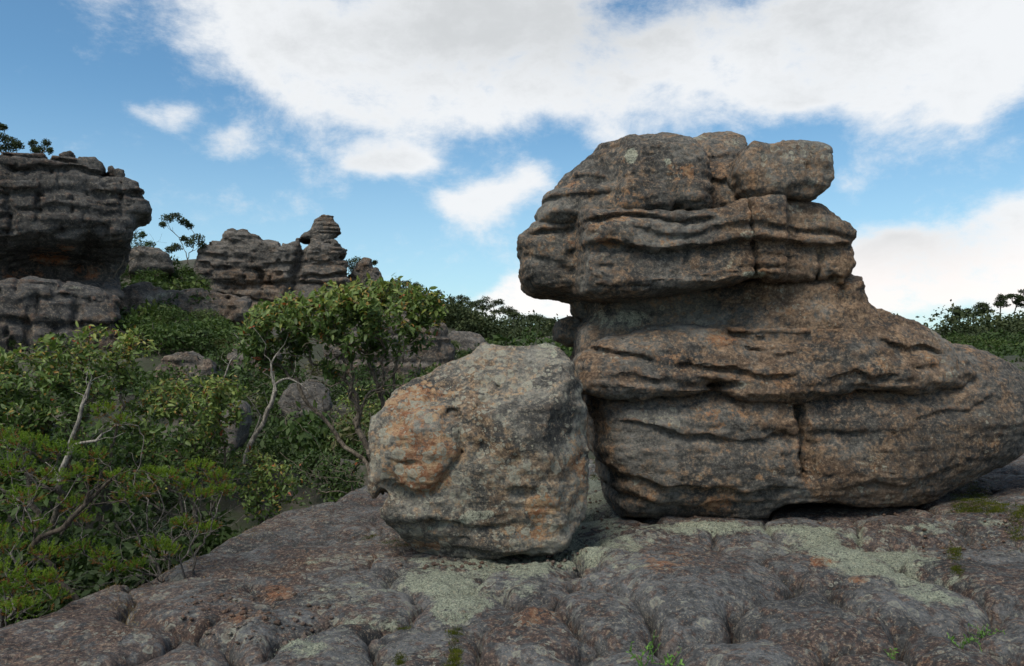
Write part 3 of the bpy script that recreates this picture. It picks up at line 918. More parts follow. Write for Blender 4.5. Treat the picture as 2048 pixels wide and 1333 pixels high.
    V, Q = make_rock(
        [(1076, 434), (1084, 408), (1099, 377), (1125, 349), (1164, 322), (1203, 287), (1265, 277), (1332, 272), (1375, 281), (1402, 306), (1417, 341), (1425, 377), (1422, 420), (1410, 433), (1351, 431), (1242, 437), (1170, 442), (1094, 441)],
        8.0, 9.9, .30, seed=19, Ytop=8.72, low=.045, bed=.026, bedtab=BT, fine=.015, pit=.014,
        frontf=lambda X, Z: .32 * np.clip(Z - 3.1, 0, None) + .20 * (1 - sstep(X - .10 * (Z - 3.3), .98, 1.14)) + .25 * np.clip(1.0 - X, 0, None),
        carve=[('h', [(1095, 379), (1160, 378), (1240, 373)], .02, .10, .07), ('h', [(1150, 335), (1220, 345)], .02, .08, .05), ('l', [(1203, 291), (1240, 355)], .05, .05, .05),
               ('l', [(1345, 365), (1362, 405)], .05, .05, .06), ('h', [(1240, 425), (1400, 418)], .02, .05, .04)])
    Mk = paint(V, [(0, 1262, 312, 14, 22, 1.1), (0, 1335, 323, 10, 8, .9), (1, 1390, 350, 50, 50, .2), (1, 1150, 370, 70, 40, .35), (1, 1320, 400, 130, 30, .3), (0, 1300, 300, 70, 30, .3)], None)
    mesh_obj('cap_block', V, Q, M['tower'], root, Mk)
    V, Q = make_rock(
        [(1365, 300), (1371, 279), (1406, 265), (1453, 263), (1488, 273), (1497, 291), (1493, 315), (1474, 345), (1477, 385), (1490, 415), (1508, 448), (1460, 450), (1400, 440), (1385, 380)],
        8.4, 10.5, .24, seed=23, Ytop=9.35, low=.04, bed=.018, bedtab=BT, fine=.015, pit=.014,
        frontf=lambda X, Z: .75 * np.clip(Z - 3.55, 0, None) + .25 * np.clip(Z - 3.1, 0, None),
        carve=[('h', [(1385, 300), (1480, 300)], .02, .1, .06), ('h', [(1415, 345), (1470, 350)], .02, .08, .06)])
    Mk = paint(V, [(1, 1440, 360, 40, 40, .6), (0, 1465, 285, 25, 12, .7), (0, 1400, 275, 20, 8, .7)], None)
    mesh_obj('top_knob', V, Q, M['tower'], root, Mk)
    V, Q = make_rock([(1110, 655), (1118, 638), (1140, 630), (1165, 640), (1170, 690), (1140, 692), (1114, 676)], 9.2, 10.4, .14, seed=27, low=.03, bed=.012, bedtab=BT2, fine=.012)
    mesh_obj('side_knob', V, Q, M['tower'], root, np.zeros((len(V), 3)))
    V, Q = make_rock([(1150, 580), (1168, 575), (1200, 575), (1205, 650), (1168, 665), (1164, 640), (1150, 612)], 9.3, 10.2, .12, seed=28, low=.03, bed=.012, bedtab=BT2, fine=.012)
    mesh_obj('rear_pillar', V, Q, M['tower'], root, np.zeros((len(V), 3)))
    # a boulder perched on the shoulder is a stone of its own
    V, Q = make_rock(
        [(1468, 350), (1472, 312), (1492, 290), (1535, 283), (1585, 283), (1638, 288), (1658, 302), (1662, 335), (1668, 360), (1662, 384), (1640, 399), (1609, 408), (1577, 404), (1538, 404), (1499, 399), (1480, 382)],
        8.05, 9.7, .17, closed=True, seed=29, Ytop=8.45, low=.04, bed=.012, bedtab=BT, fine=.013, pit=.04,
        frontf=lambda X, Z: .22 * np.clip(Z - 3.45, 0, None), carve=[('v', [(1535, 310), (1535, 380)], .04, .04, .03)])
    Mk = paint(V, [(0, 1600, 305, 60, 20, .25), (2, 1560, 385, 90, 20, .3)], None)
    o = mesh_obj('perched_boulder', V, Q, M['tower'], None, Mk, base=(3.25, 8.9, 3.2))
    tag(o, 'rounded grey boulder perched on the right shoulder of the rock tower', 'boulder')


build_tower()
print('tower', time.time() - T0)


def build_boulder():
    poly = [(747, 862), (752, 833), (770, 815), (778, 793), (803, 768), (864, 743), (907, 728), (940, 714), (965, 691), (994, 691), (1030, 694), (1066, 691), (1091, 683), (1112, 691), (1127, 710), (1148, 743), (1159, 775),
            (1170, 811), (1175, 862), (1181, 937), (1177, 1002), (1172, 1046), (1145, 1068), (1136, 1100), (1109, 1112), (1066, 1116), (1026, 1108), (972, 1114), (922, 1124), (882, 1132), (842, 1122), (810, 1096), (781, 1052),
            (770, 1006), (749, 977), (747, 955), (754, 912)]
    def front(X, Z):
        ridge = (1100 - 1024) / F * 7.0 + .06 * np.clip(1.6 - Z, 0, None)
        f = 1.15 * np.clip(X - ridge, 0, None)
        f = f + .38 * np.clip(Z - .95, 0, None) + .35 * np.clip(Z - 1.45, 0, None)
        f = f + .55 * np.clip(.28 - Z, 0, None) + .18 * np.clip(-.55 - X, 0, None)
        return f
    V, Q = make_rock(poly, 6.70, 8.5, .12, closed=True, h=.0185, Y=7.0, Ytop=7.35, seed=33, low=.025, lowf=1.6, fine=.016, pit=.03, frontf=front, cracks=.014,
                     planes=[(1128, 860, 6.92, (.74, -.66, .04)), (1000, 706, 7.40, (-.06, -.62, .78)), (900, 900, 6.78, (-.10, -1, .04)), (1000, 980, 6.78, (.05, -1, -.16)), (860, 1075, 6.92, (-.2, -.72, -.66))],
                     carve=[('e', [(835, 905)], .34, .34, -.10, 6.8), ('l', [(862, 985), (925, 905)], .028, .03, .06, 6.8), ('l', [(925, 905), (912, 850)], .024, .03, .05, 6.8),
                            ('e', [(902, 830)], .085, .06, .09, 6.8), ('e', [(915, 838)], .04, .03, .06, 6.8), ('l', [(935, 832), (995, 776)], .016, .02, .035, 6.8), ('e', [(880, 805)], .18, .07, .035, 6.8),
                            ('h', [(770, 975), (810, 978), (850, 985)], .02, .07, .08, 6.8), ('h', [(785, 925), (830, 932)], .018, .06, .07, 6.8),
                            ('e', [(1045, 985)], .12, .06, .045, 6.8), ('h', [(840, 1052), (930, 1062), (1010, 1052)], .018, .08, .06, 6.8), ('e', [(760, 1000)], .05, .08, .10, 6.8)])
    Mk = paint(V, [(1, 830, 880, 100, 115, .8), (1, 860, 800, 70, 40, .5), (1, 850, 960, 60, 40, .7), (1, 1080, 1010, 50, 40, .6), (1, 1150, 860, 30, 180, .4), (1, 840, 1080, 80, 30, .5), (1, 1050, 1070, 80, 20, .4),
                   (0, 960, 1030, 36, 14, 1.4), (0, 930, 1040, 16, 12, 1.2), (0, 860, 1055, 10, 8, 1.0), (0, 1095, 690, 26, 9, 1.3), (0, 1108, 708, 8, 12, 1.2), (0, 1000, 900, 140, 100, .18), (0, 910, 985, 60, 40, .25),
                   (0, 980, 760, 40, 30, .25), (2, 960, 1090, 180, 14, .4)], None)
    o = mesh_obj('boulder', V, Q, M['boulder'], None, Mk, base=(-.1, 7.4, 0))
    tag(o, 'large squat boulder with rust patches and pale lichen spots, lying left of the rock tower', 'boulder')


build_boulder()
print('boulder', time.time() - T0)

# ------------------------------------------------------------------ cliffs and crags of the valley side
CB = strata_table(31, .16, .62, groove=1.2, ex=6)
CB2 = strata_table(37, .18, .55, groove=1.2, ex=6)


def layered(name, label, cat, V, Q, mat, Mk, base, cuts, wob=.3, part='rock_layer', group=None):
    """one thing whose beds are its parts: the surface is divided along warped bedding planes"""
    root = thing(name, base, label, cat, group)
    zc = V[Q].mean(1)
    zz = zc[:, 2] + wob * fbm(zc * .15, 2, seed=50)
    lay = np.searchsorted(np.asarray(cuts), zz)
    for k in range(len(cuts) + 1):
        q = largest_piece(Q[lay == k])
        if len(q) < 12:
            continue
        used, inv = np.unique(q, return_inverse=True)
        mesh_obj(part, V[used], inv.reshape(-1, 4), mat, root, Mk[used])
    return root


def largest_piece(Q):
    """the biggest connected part of a quad soup; crumbs cut off by the division are dropped"""
    if len(Q) < 12:
        return Q
    used, inv = np.unique(Q, return_inverse=True)
    q = inv.reshape(-1, 4)
    lab = np.arange(len(used))
    for _ in range(400):
        m = lab[q].min(1)
        new = lab.copy()
        for k in range(4):
            np.minimum.at(new, q[:, k], m)
        new = new[new]
        if (new == lab).all():
            break
        lab = new
    fl = lab[q[:, 0]]
    ids, cnt = np.unique(fl, return_counts=True)
    keep = ids[cnt >= max(.25 * cnt.max(), 60)]
    return Q[np.isin(fl, keep)] if len(keep) else Q


def vz(v, Y):
    return EYE + (HZ - v) / F * Y


def build_cliffs():
    # left cliff with its overhang
    V, Q = make_rock(
        [(-260, 330), (-120, 305), (0, 304), (60, 306), (115, 311), (150, 317), (195, 335), (215, 352), (245, 362), (281, 374), (284, 386), (277, 391), (288, 401), (299, 414), (297, 431), (280, 441), (262, 456), (258, 478),
         (256, 520), (248, 560), (240, 590), (240, 640), (100, 660), (-260, 640)],
        44.0, 49.5, .8, h=.074, Y=45, seed=41, yaw=-27, low=.26, bed=.17, bedtab=CB, tilt=(.03, 0), fine=.014, scale=5, warp=.10, joints=(1.9, .09, .26),
        frontf=lambda X, Z: .18 * np.clip(Z - vz(420, 40), 0, None) + 2.6 * sstep(vz(482, 40) + .10 * (X + 2) - Z, -.1, 1.3) * (1 - .8 * sstep(vz(540, 40) - Z, 0, 1.6)),
        carve=[('h', [(-100, 484), (0, 486), (60, 480), (120, 476), (170, 466), (215, 456)], .12, .5, .35, 45), ('e', [(85, 530)], 1.7, .9, .9, 45), ('e', [(185, 520)], .8, 1.2, .4, 45),
               ('h', [(-50, 395), (100, 388), (285, 392)], .12, .3, .35, 45), ('h', [(0, 440), (120, 425), (290, 432)], .1, .3, .25, 45), ('h', [(20, 345), (150, 338), (220, 352)], .1, .3, .4, 45),
               ('v', [(20, 400), (25, 470)], .15, .15, .4, 45), ('v', [(82, 390), (85, 430)], .12, .12, .3, 45), ('v', [(175, 470), (150, 560)], .35, .2, .5, 45)])
    Mk = paint(V, [(1, 95, 512, 60, 26, 1.0), (1, 60, 550, 45, 22, 1.0), (1, 175, 545, 40, 25, .8), (1, 120, 500, 70, 20, .7), (1, 240, 500, 25, 50, .5), (1, 20, 540, 30, 30, .6), (2, 185, 500, 18, 60, .9), (2, 70, 490, 80, 14, .6),
                   (2, 130, 440, 150, 30, .35)], None)
    layered('cliff', 'dark grey layered cliff with rust orange overhang at the left edge', 'cliff', V, Q, M['cliff'], Mk, W(80, 600, 47),
            [vz(v, 45) for v in (560, 500, 470, 440, 415, 390, 365, 340)])
    # stones on its rim
    rim = [([(118, 312), (128, 303), (142, 302), (150, 308), (148, 318), (125, 318)], 45.2, 47, 'low dark hump of rock on the rim of the left cliff'),
           ([(150, 322), (158, 315), (190, 316), (203, 324), (213, 338), (208, 348), (180, 346), (158, 340)], 44.2, 47, 'long flat grey boulder on the rim of the left cliff'),
           ([(216, 336), (224, 333), (230, 338), (232, 350), (226, 356), (218, 352)], 44.6, 45.8, 'small upright stone leaning beside another on the left cliff rim'),
           ([(229, 342), (236, 338), (246, 343), (249, 354), (244, 361), (232, 358)], 44.4, 45.8, 'small rounded stone nearest the tip of the left cliff rim')]
    for i, (p, y0, y1, lab) in enumerate(rim):
        V, Q = make_rock(p, y0 + .5, y1 + .5, .2, h=.045, Y=y0 + .8, seed=70 + i, yaw=-27, low=.06, fine=.012, scale=2.5)
        c = V.mean(0)
        o = mesh_obj('rim_boulder', V, Q, M['cliff'], None, np.zeros((len(V), 3)), base=(c[0], c[1], V[:, 2].min()))
        tag(o, lab, 'boulder')
    # ledge below the cliff
    V, Q = make_rock(
        [(-200, 560), (0, 566), (60, 559), (130, 566), (190, 577), (236, 586), (250, 606), (250, 650), (262, 680), (300, 712), (340, 745), (330, 800), (0, 830), (-200, 800)],
        38.5, 44, .8, h=.074, Y=40, seed=43, yaw=-27, low=.26, bed=.14, bedtab=CB, tilt=(.03, 0), fine=.014, scale=5, warp=.10, joints=(1.7, .09, .26),
        frontf=lambda X, Z: .35 * np.clip(Z - vz(650, 40), 0, None),
        carve=[('h', [(0, 640), (120, 655), (245, 650)], .1, .3, .3, 40), ('h', [(40, 600), (150, 592), (240, 610)], .1, .3, .3, 40), ('v', [(150, 600), (150, 660)], .15, .12, .4, 40), ('v', [(60, 620), (65, 690)], .15, .12, .3, 40)])
    Mk = paint(V, [(0, 140, 575, 40, 8, .6), (2, 200, 690, 120, 40, .3)], None)
    layered('rock_ledge', 'grey layered ledge below the left cliff with rounded upper rim', 'rock', V, Q, M['cliff'], Mk, W(80, 780, 41), [vz(v, 40) for v in (690, 652, 620, 596)])
    # stepped rock between cliff and crag
    V, Q = make_rock(
        [(232, 585), (262, 568), (300, 562), (330, 576), (400, 572), (440, 580), (500, 590), (520, 640), (480, 665), (430, 650), (380, 640), (330, 655), (290, 690), (255, 700), (235, 650)],
        47, 56, .7, h=.10, Y=48.5, seed=45, yaw=-20, low=.2, bed=.26, bedtab=CB2, tilt=(.05, 0), fine=.014, scale=5, joints=(1.6, .12, .22), frontf=lambda X, Z: .6 * np.clip(Z - vz(640, 48), 0, None))
    Mk = paint(V, [(0, 330, 590, 50, 10, .7), (0, 300, 600, 30, 6, .6)], None)
    layered('stepped_rock', 'grey stepped rock shelf between the left cliff and the far crag', 'rock', V, Q, M['crag'], Mk, W(370, 680, 50), [vz(v, 48.5) for v in (640, 610, 590)])
    # rounded rock under the thin gum tree
    V, Q = make_rock([(250, 500), (280, 488), (320, 496), (345, 515), (352, 545), (300, 560), (250, 550)], 62, 68, .9, h=.12, Y=62.8, seed=46, yaw=-23, low=.2, bed=.24, bedtab=CB2, fine=.014, scale=5)
    o = mesh_obj('rounded_rock', V, Q, M['crag'], None, np.zeros((len(V), 3)), base=W(300, 560, 64))
    tag(o, 'smooth grey rock hump in the saddle just right of the cliff overhang', 'rock')
    # middle crag with its skyline
    V, Q = make_rock(
        [(380, 560), (396, 520), (400, 503), (409, 491), (424, 486), (438, 487), (446, 490), (449, 473), (452, 466), (495, 466), (500, 471), (512, 474), (526, 483), (540, 485), (555, 487), (560, 492), (590, 486), (606, 481),
         (640, 480), (662, 484), (674, 487), (687, 496), (690, 530), (696, 560), (705, 600), (700, 660), (560, 690), (440, 680), (385, 640)],
        68, 73.5, .8, h=.098, Y=69.5, seed=47, yaw=-16, low=.2, bed=.20, bedtab=CB2, tilt=(-.02, 0), fine=.014, scale=5, joints=(2.2, .12, .30),
        frontf=lambda X, Z: .12 * np.clip(Z - vz(560, 69), 0, None),
        carve=[('l', [(612, 485), (575, 600)], .35, .3, .8, 69), ('h', [(400, 513), (470, 516), (500, 515)], .12, .35, .35, 69), ('h', [(440, 568), (500, 575), (580, 565), (690, 570)], .15, .4, .5, 69), ('v', [(518, 545), (522, 570)], .3, .2, .9, 69),
               ('h', [(590, 552), (650, 556), (690, 552)], .12, .35, .4, 69), ('h', [(400, 590), (520, 600), (600, 610)], .12, .4, .4, 69), ('h', [(420, 540), (560, 535), (690, 520)], .12, .3, .25, 69)])
    Mk = paint(V, [(2, 595, 540, 14, 70, .7), (1, 540, 620, 90, 30, .35), (1, 600, 570, 80, 30, .25), (2, 560, 640, 120, 30, .4), (2, 470, 640, 60, 30, .4)], None)
    layered('crag', 'broad grey brown layered crag with a notched skyline in the middle distance', 'cliff', V, Q, M['crag'], Mk, W(550, 690, 72), [vz(v, 69.5) for v in (640, 615, 590, 570, 550, 530, 512, 495)])
    V, Q = make_rock([(603, 476), (608, 466), (620, 462), (626, 450), (630, 435), (646, 432), (667, 433), (672, 446), (681, 456), (681, 465), (670, 471), (662, 476), (661, 489), (628, 489), (622, 480)],
                     68.9, 72, .40, h=.06, Y=69.4, seed=48, yaw=-13, low=.10, bed=.20, bedtab=strata_table(39, .18, .45), tilt=(-.08, 0), fine=.014, scale=3)
    c = W(645, 489, 70)
    o = layered('balanced_rock', 'small anvil shaped stack of flat layers balanced on top of the crag', 'rock', V, Q, M['crag'], np.zeros((len(V), 3)), c, [vz(v, 69.2) for v in (474, 460, 446)], wob=.05)
    V, Q = make_rock([(451, 467), (453, 459), (466, 457), (474, 461), (486, 458), (496, 461), (498, 468), (480, 470), (460, 470)], 69.1, 71.3, .16, h=.06, Y=69.4, seed=49, yaw=-18, low=.06, fine=.012, scale=2)
    o = mesh_obj('flat_capstone', V, Q, M['crag'], None, np.zeros((len(V), 3)), base=W(475, 469, 69.5))
    tag(o, 'flat double humped capstone on the left top of the crag', 'rock')
    for i, (p, lab) in enumerate([([(421, 486), (424, 482), (440, 483), (441, 487)], 'thin flat stone slab on the left shoulder of the crag'), ([(533, 484), (538, 480), (552, 482), (556, 487)], 'thin flat stone in the notch between capstone and balanced rock'),
                                  ([(664, 488), (668, 482), (674, 483), (677, 489)], 'tiny upright stone just right of the balanced rock')]):
        V, Q = make_rock(p, 69.4, 70.8, .07, h=.045, Y=69.6, seed=80 + i, yaw=-15, low=.02, fine=.01, scale=1.5)
        o = mesh_obj('flat_stone', V, Q, M['crag'], None, np.zeros((len(V), 3)), base=W(p[0][0], p[0][1], 69.5))
        tag(o, lab, 'rock')
    # right spur of the crag
    V, Q = make_rock([(694, 556), (704, 543), (713, 531), (718, 521), (730, 517), (742, 521), (748, 534), (757, 541), (764, 556), (772, 600), (770, 660), (690, 670)],
                     70, 74, .7, h=.09, Y=71, seed=51, yaw=-10, low=.2, bed=.24, bedtab=CB2, fine=.014, scale=4, joints=(1.8, .15, .2))
    layered('crag_spur', 'stepped pointed spur standing right of the crag behind the leafy shrub', 'rock', V, Q, M['crag'], np.zeros((len(V), 3)), W(730, 660, 72), [vz(v, 71) for v in (600, 575, 556, 540)])
    # nearer outcrops behind the shrub
    V, Q = make_rock([(640, 700), (700, 640), (760, 600), (820, 618), (868, 632), (890, 652), (896, 688), (908, 704), (902, 736), (885, 748), (850, 760), (820, 800), (640, 830)],
                     37, 44, .9, h=.075, Y=37.8, seed=53, yaw=-8, low=.25, bed=.16, bedtab=strata_table(41, .25, .7), tilt=(.05, 0), fine=.014, scale=4, joints=(1.5, .1, .16), warp=.08,
                     frontf=lambda X, Z: .25 * np.clip(Z - vz(700, 38), 0, None))
    Mk = paint(V, [(1, 890, 705, 25, 12, .7), (2, 760, 740, 100, 40, .3)], None)
    layered('layered_outcrop', 'grey layered outcrop half hidden behind the leafy shrub', 'rock', V, Q, M['crag'], Mk, W(780, 800, 39), [vz(v, 37.8) for v in (745, 715, 690, 660)])
    V, Q = make_rock([(880, 690), (905, 662), (935, 664), (965, 672), (985, 690), (975, 715), (940, 745), (880, 750)], 52, 60, .9, h=.10, Y=53, seed=55, low=.3, bed=.10, bedtab=strata_table(43, .15, .5), tilt=(.1, 0), fine=.014, scale=4,
                     frontf=lambda X, Z: .8 * np.clip(Z - vz(700, 53), 0, None))
    layered('sloping_outcrop', 'pale grey sloping outcrop just above the top of the squat boulder', 'rock', V, Q, M['crag'], np.zeros((len(V), 3)), W(930, 750, 54), [vz(v, 53) for v in (705, 685)])
    for i, (p, y0, y1, lab) in enumerate([
            ([(555, 800), (575, 772), (620, 765), (650, 780), (655, 810), (640, 840), (570, 845)], 21, 23, 'grey rock seen through the bare stems of the leafy shrub'),
            ([(432, 880), (438, 820), (460, 800), (486, 812), (492, 860), (480, 905), (440, 920)], 15, 17, 'pale upright rock behind the grey dead trunk'),
            ([(300, 760), (320, 715), (360, 700), (420, 720), (440, 760), (400, 800)], 30, 34, 'dark rock hump on the slope above the middle leafy shrub'),
            ([(455, 720), (470, 690), (520, 685), (560, 705), (560, 760), (470, 770)], 33, 37, 'grey weathered rock left of the leafy shrub crown')]):
        V, Q = make_rock(p, y0, y1, .22, h=.065, Y=y0 + .4, seed=90 + i, yaw=-15, low=.10, bed=.10, bedtab=strata_table(51, .12, .4, groove=1.1, ex=6), fine=.016, scale=2, joints=(.8, .05, .08), frontf=lambda X, Z: .3 * (Z - Z.mean()))
        o = mesh_obj('slope_rock', V, Q, M['crag'], None, np.zeros((len(V), 3)), base=W(p[0][0], p[-1][1], y0 + 1))
        tag(o, lab, 'rock')


build_cliffs()
print('cliffs', time.time() - T0)

# ------------------------------------------------------------------ plants
M['leaf'] = leaf_mat('gum_leaf', [(0, (.040, .070, .020)), (.35, (.088, .140, .036)), (.6, (.165, .215, .055)), (.78, (.23, .24, .055)), (.88, (.24, .125, .03)), (1, (.30, .06, .035))], trans=.25, rough=.5, spec=.28)
M['needle'] = leaf_mat('heath_needle', [(0, (.020, .040, .008)), (.45, (.070, .130, .012)), (.75, (.135, .215, .018)), (.88, (.17, .075, .025)), (1, (.20, .05, .025))], trans=.3, rough=.6, spec=.2)
M['scrub'] = leaf_mat('scrub_leaf', [(0, (.025, .042, .014)), (.5, (.050, .085, .022)), (.8, (.085, .12, .030)), (1, (.11, .105, .05))], trans=.2, rough=.6, spec=.2)
M['far'] = leaf_mat('far_gum_leaf', [(0, (.022, .032, .016)), (.5, (.040, .056, .024)), (1, (.075, .085, .035))], trans=.12, rough=.7, spec=.15)
M['herb'] = leaf_mat('herb_leaf', [(0, (.05, .12, .02)), (1, (.14, .28, .05))], trans=.3)
M['mossm'] = leaf_mat('moss_frond', [(0, (.020, .028, .004)), (.6, (.065, .078, .010)), (1, (.12, .13, .018))], trans=.15, rough=.9, spec=.1)
M['lich'] = leaf_mat('lichen_frond', [(0, (.16, .18, .13)), (.6, (.32, .35, .27)), (1, (.46, .48, .39))], trans=.05, rough=.95, spec=.1)
M['drygrass'] = leaf_mat('dry_grass', [(0, (.09, .07, .03)), (1, (.30, .21, .09))], trans=.2, rough=.8, spec=.1)
M['bark'] = bark_mat('grey_bark', (.055, .045, .035), (.17, .145, .115))
M['pale'] = bark_mat('dead_wood', (.085, .078, .068), (.30, .28, .245))
M['darkbark'] = bark_mat('dark_bark', (.025, .02, .016), (.085, .07, .055))
M['heathbark'] = bark_mat('heath_bark', (.045, .04, .035), (.15, .135, .12))


def unit(a):
    return a / (np.linalg.norm(a, axis=-1, keepdims=True) + 1e-9)


def grow(root, targets, r, step=.12, path=.3, wig=.25, up=.3, trunk=None, tip=.003, power=.5, rmax=None, thin=None):
    """branch skeleton: every target joins the nearest suitable point of what has grown; radii by the pipe rule"""
    pos = [np.array(root, float)]
    par = [-1]
    plen = [0.0]
    dirs = [np.array([0, 0, 1.0])]
    def chain(i, p, bend=.35):
        a = pos[i]
        L = np.linalg.norm(p - a)
        n = max(1, int(math.ceil(L / step)))
        c = a + dirs[i] * L * bend + np.array([0, 0, up * L * .2]) + r.normal(0, wig * L * .12, 3)
        last = i
        for k in range(1, n + 1):
            t = k / n
            q = (1 - t) ** 2 * a + 2 * t * (1 - t) * (a + (c - a)) + t * t * p
            if k < n:
                q = q + r.normal(0, wig * step * .35, 3)
            d = q - pos[last]
            l = np.linalg.norm(d) + 1e-9
            pos.append(q)
            par.append(last)
            plen.append(plen[last] + l)
            dirs.append(d / l)
            last = len(pos) - 1
        return last
    for tr in (trunk or []):
        i = 0
        for p in tr:
            i = chain(i, np.asarray(p, float), .2)
    tg = np.asarray(targets, float)
    tg = tg[np.argsort(np.linalg.norm(tg - np.asarray(root), axis=1))]
    ends = []
    for p in tg:
        A = np.array(pos)
        d = p - A
        L = np.linalg.norm(d, axis=1)
        al = (d * np.array(dirs)).sum(1) / (L + 1e-6)
        cost = L * (1.45 - .55 * al) + path * np.array(plen)
        ends.append(chain(int(np.argmin(cost)), p))
    pos, par = np.array(pos), np.array(par)
    load = np.zeros(len(pos))
    kids = np.zeros(len(pos))
    for i in range(len(pos) - 1, 0, -1):
        if load[i] == 0:
            load[i] = 1
        load[par[i]] += load[i] if kids[i] >= 0 else 0
    rad = tip * np.maximum(load, 1) ** power
    if thin:
        rad = np.where(load < 3, rad * thin, rad)
    if rmax:
        rad = np.minimum(rad, rmax)
    return pos, par, rad, np.array(ends, int), np.array(dirs)


def tubes(pos, par, rad, sides=5):
    i = np.arange(1, len(pos))
    j = par[i]
    a, b_ = pos[j], pos[i]
    d = unit(b_ - a)
    ref = np.where(np.abs(d[:, 2:3]) < .9, np.array([[0, 0, 1.0]]), np.array([[1.0, 0, 0]]))
    s1 = unit(np.cross(d, ref))
    s2 = np.cross(d, s1)
    ang = np.arange(sides) / sides * 2 * math.pi
    ring = np.cos(ang)[None, :, None] * s1[:, None] + np.sin(ang)[None, :, None] * s2[:, None]
    ra = np.minimum(rad[j], rad[i] * 1.35)
    va = a[:, None] - d[:, None] * (ra * .4)[:, None, None] + ring * ra[:, None, None]
    vb = b_[:, None] + d[:, None] * (rad[i] * .4)[:, None, None] + ring * rad[i][:, None, None]
    V = np.concatenate([va, vb], 1).reshape(-1, 3)
    n = len(i)
    o = np.arange(n)[:, None] * 2 * sides
    k = np.arange(sides)[None]
    k1 = (k + 1) % sides
    Q = np.stack([o + k, o + k1, o + sides + k1, o + sides + k], 2).reshape(-1, 4)
    return V, Q


BLADE = np.array([[0, 0, 0], [.28, -.42, .06], [.28, 0, 0], [.28, .42, .06], [.66, -.40, .02], [.66, 0, -.03], [.66, .40, .02], [1, 0, -.10]], float)
BTRI = np.array([[0, 2, 1], [0, 3, 2], [1, 2, 5], [1, 5, 4], [2, 3, 6], [2, 6, 5], [4, 5, 7], [5, 6, 7]])


def frames(d, nrm):
    d = unit(d)
    y = unit(np.cross(nrm, d))
    z = np.cross(d, y)
    return d, y, z


def leaves(P, d, nrm, L, Wd, tint):
    """oval blades with a folded midrib; returns verts, tris, tint per vertex"""
    x, y, z = frames(d, nrm)
    V = P[:, None] + (BLADE[None, :, 0:1] * x[:, None] * L[:, None, None] + BLADE[None, :, 1:2] * y[:, None] * Wd[:, None, None] + BLADE[None, :, 2:3] * z[:, None] * L[:, None, None])
    T = (np.arange(len(P))[:, None, None] * 8 + BTRI[None]).reshape(-1, 3)
    return V.reshape(-1, 3), T, np.repeat(tint, 8)


def quads(P, d, nrm, L, Wd, tint):
    """small four-cornered leaf faces for far foliage"""
    x, y, z = frames(d, nrm)
    sh = np.array([[0, 0], [.5, -.5], [1, 0], [.5, .5]])
    V = P[:, None] + sh[None, :, 0:1] * x[:, None] * L[:, None, None] + sh[None, :, 1:2] * y[:, None] * Wd[:, None, None]
    V[:, 2] += z * (L * -.12)[:, None]
    o = np.arange(len(P))[:, None] * 4
    T = np.concatenate([o + np.array([[0, 1, 2]]), o + np.array([[0, 2, 3]])], 0)
    return V.reshape(-1, 3), T, np.repeat(tint, 4)


def needles(P, d, L, Wd, tint):
    """thin three-cornered needles"""
    r = rng.normal(0, 1, P.shape)
    s = unit(np.cross(d, r))
    V = np.stack([P - s * Wd[:, None] * .5, P + s * Wd[:, None] * .5, P + unit(d) * L[:, None]], 1).reshape(-1, 3)
    T = np.arange(len(P) * 3).reshape(-1, 3)
    return V, T, np.repeat(tint, 3)


def set_tint(o, tint):
    a = o.data.attributes.new('tint', 'FLOAT', 'POINT')
    a.data.foreach_set('value', np.clip(tint, 0, 1).astype(np.float32))


LEAFM = []
for k in range(10):
    tv = [.12, .25, .35, .42, .5, .58, .66, .74, .85, .97][k]
    sq = BLADE * np.array([1, .40 + .05 * (k % 3), 1 + .5 * (k % 4)])
    sq[:, 2] += -.10 * (k % 3) * sq[:, 0] ** 2
    me = bpy.data.meshes.new('leaf')
    me.from_pydata([tuple(v) for v in sq], [], [tuple(t) for t in BTRI])
    at = me.attributes.new('tint', 'FLOAT', 'POINT')
    at.data.foreach_set('value', np.full(8, tv, np.float32))
    me.polygons.foreach_set('use_smooth', np.ones(len(me.polygons), bool))
    me.materials.append(M['leaf'])
    LEAFM.append(me)
LEAFT = np.array([.12, .25, .35, .42, .5, .58, .66, .74, .85, .97])


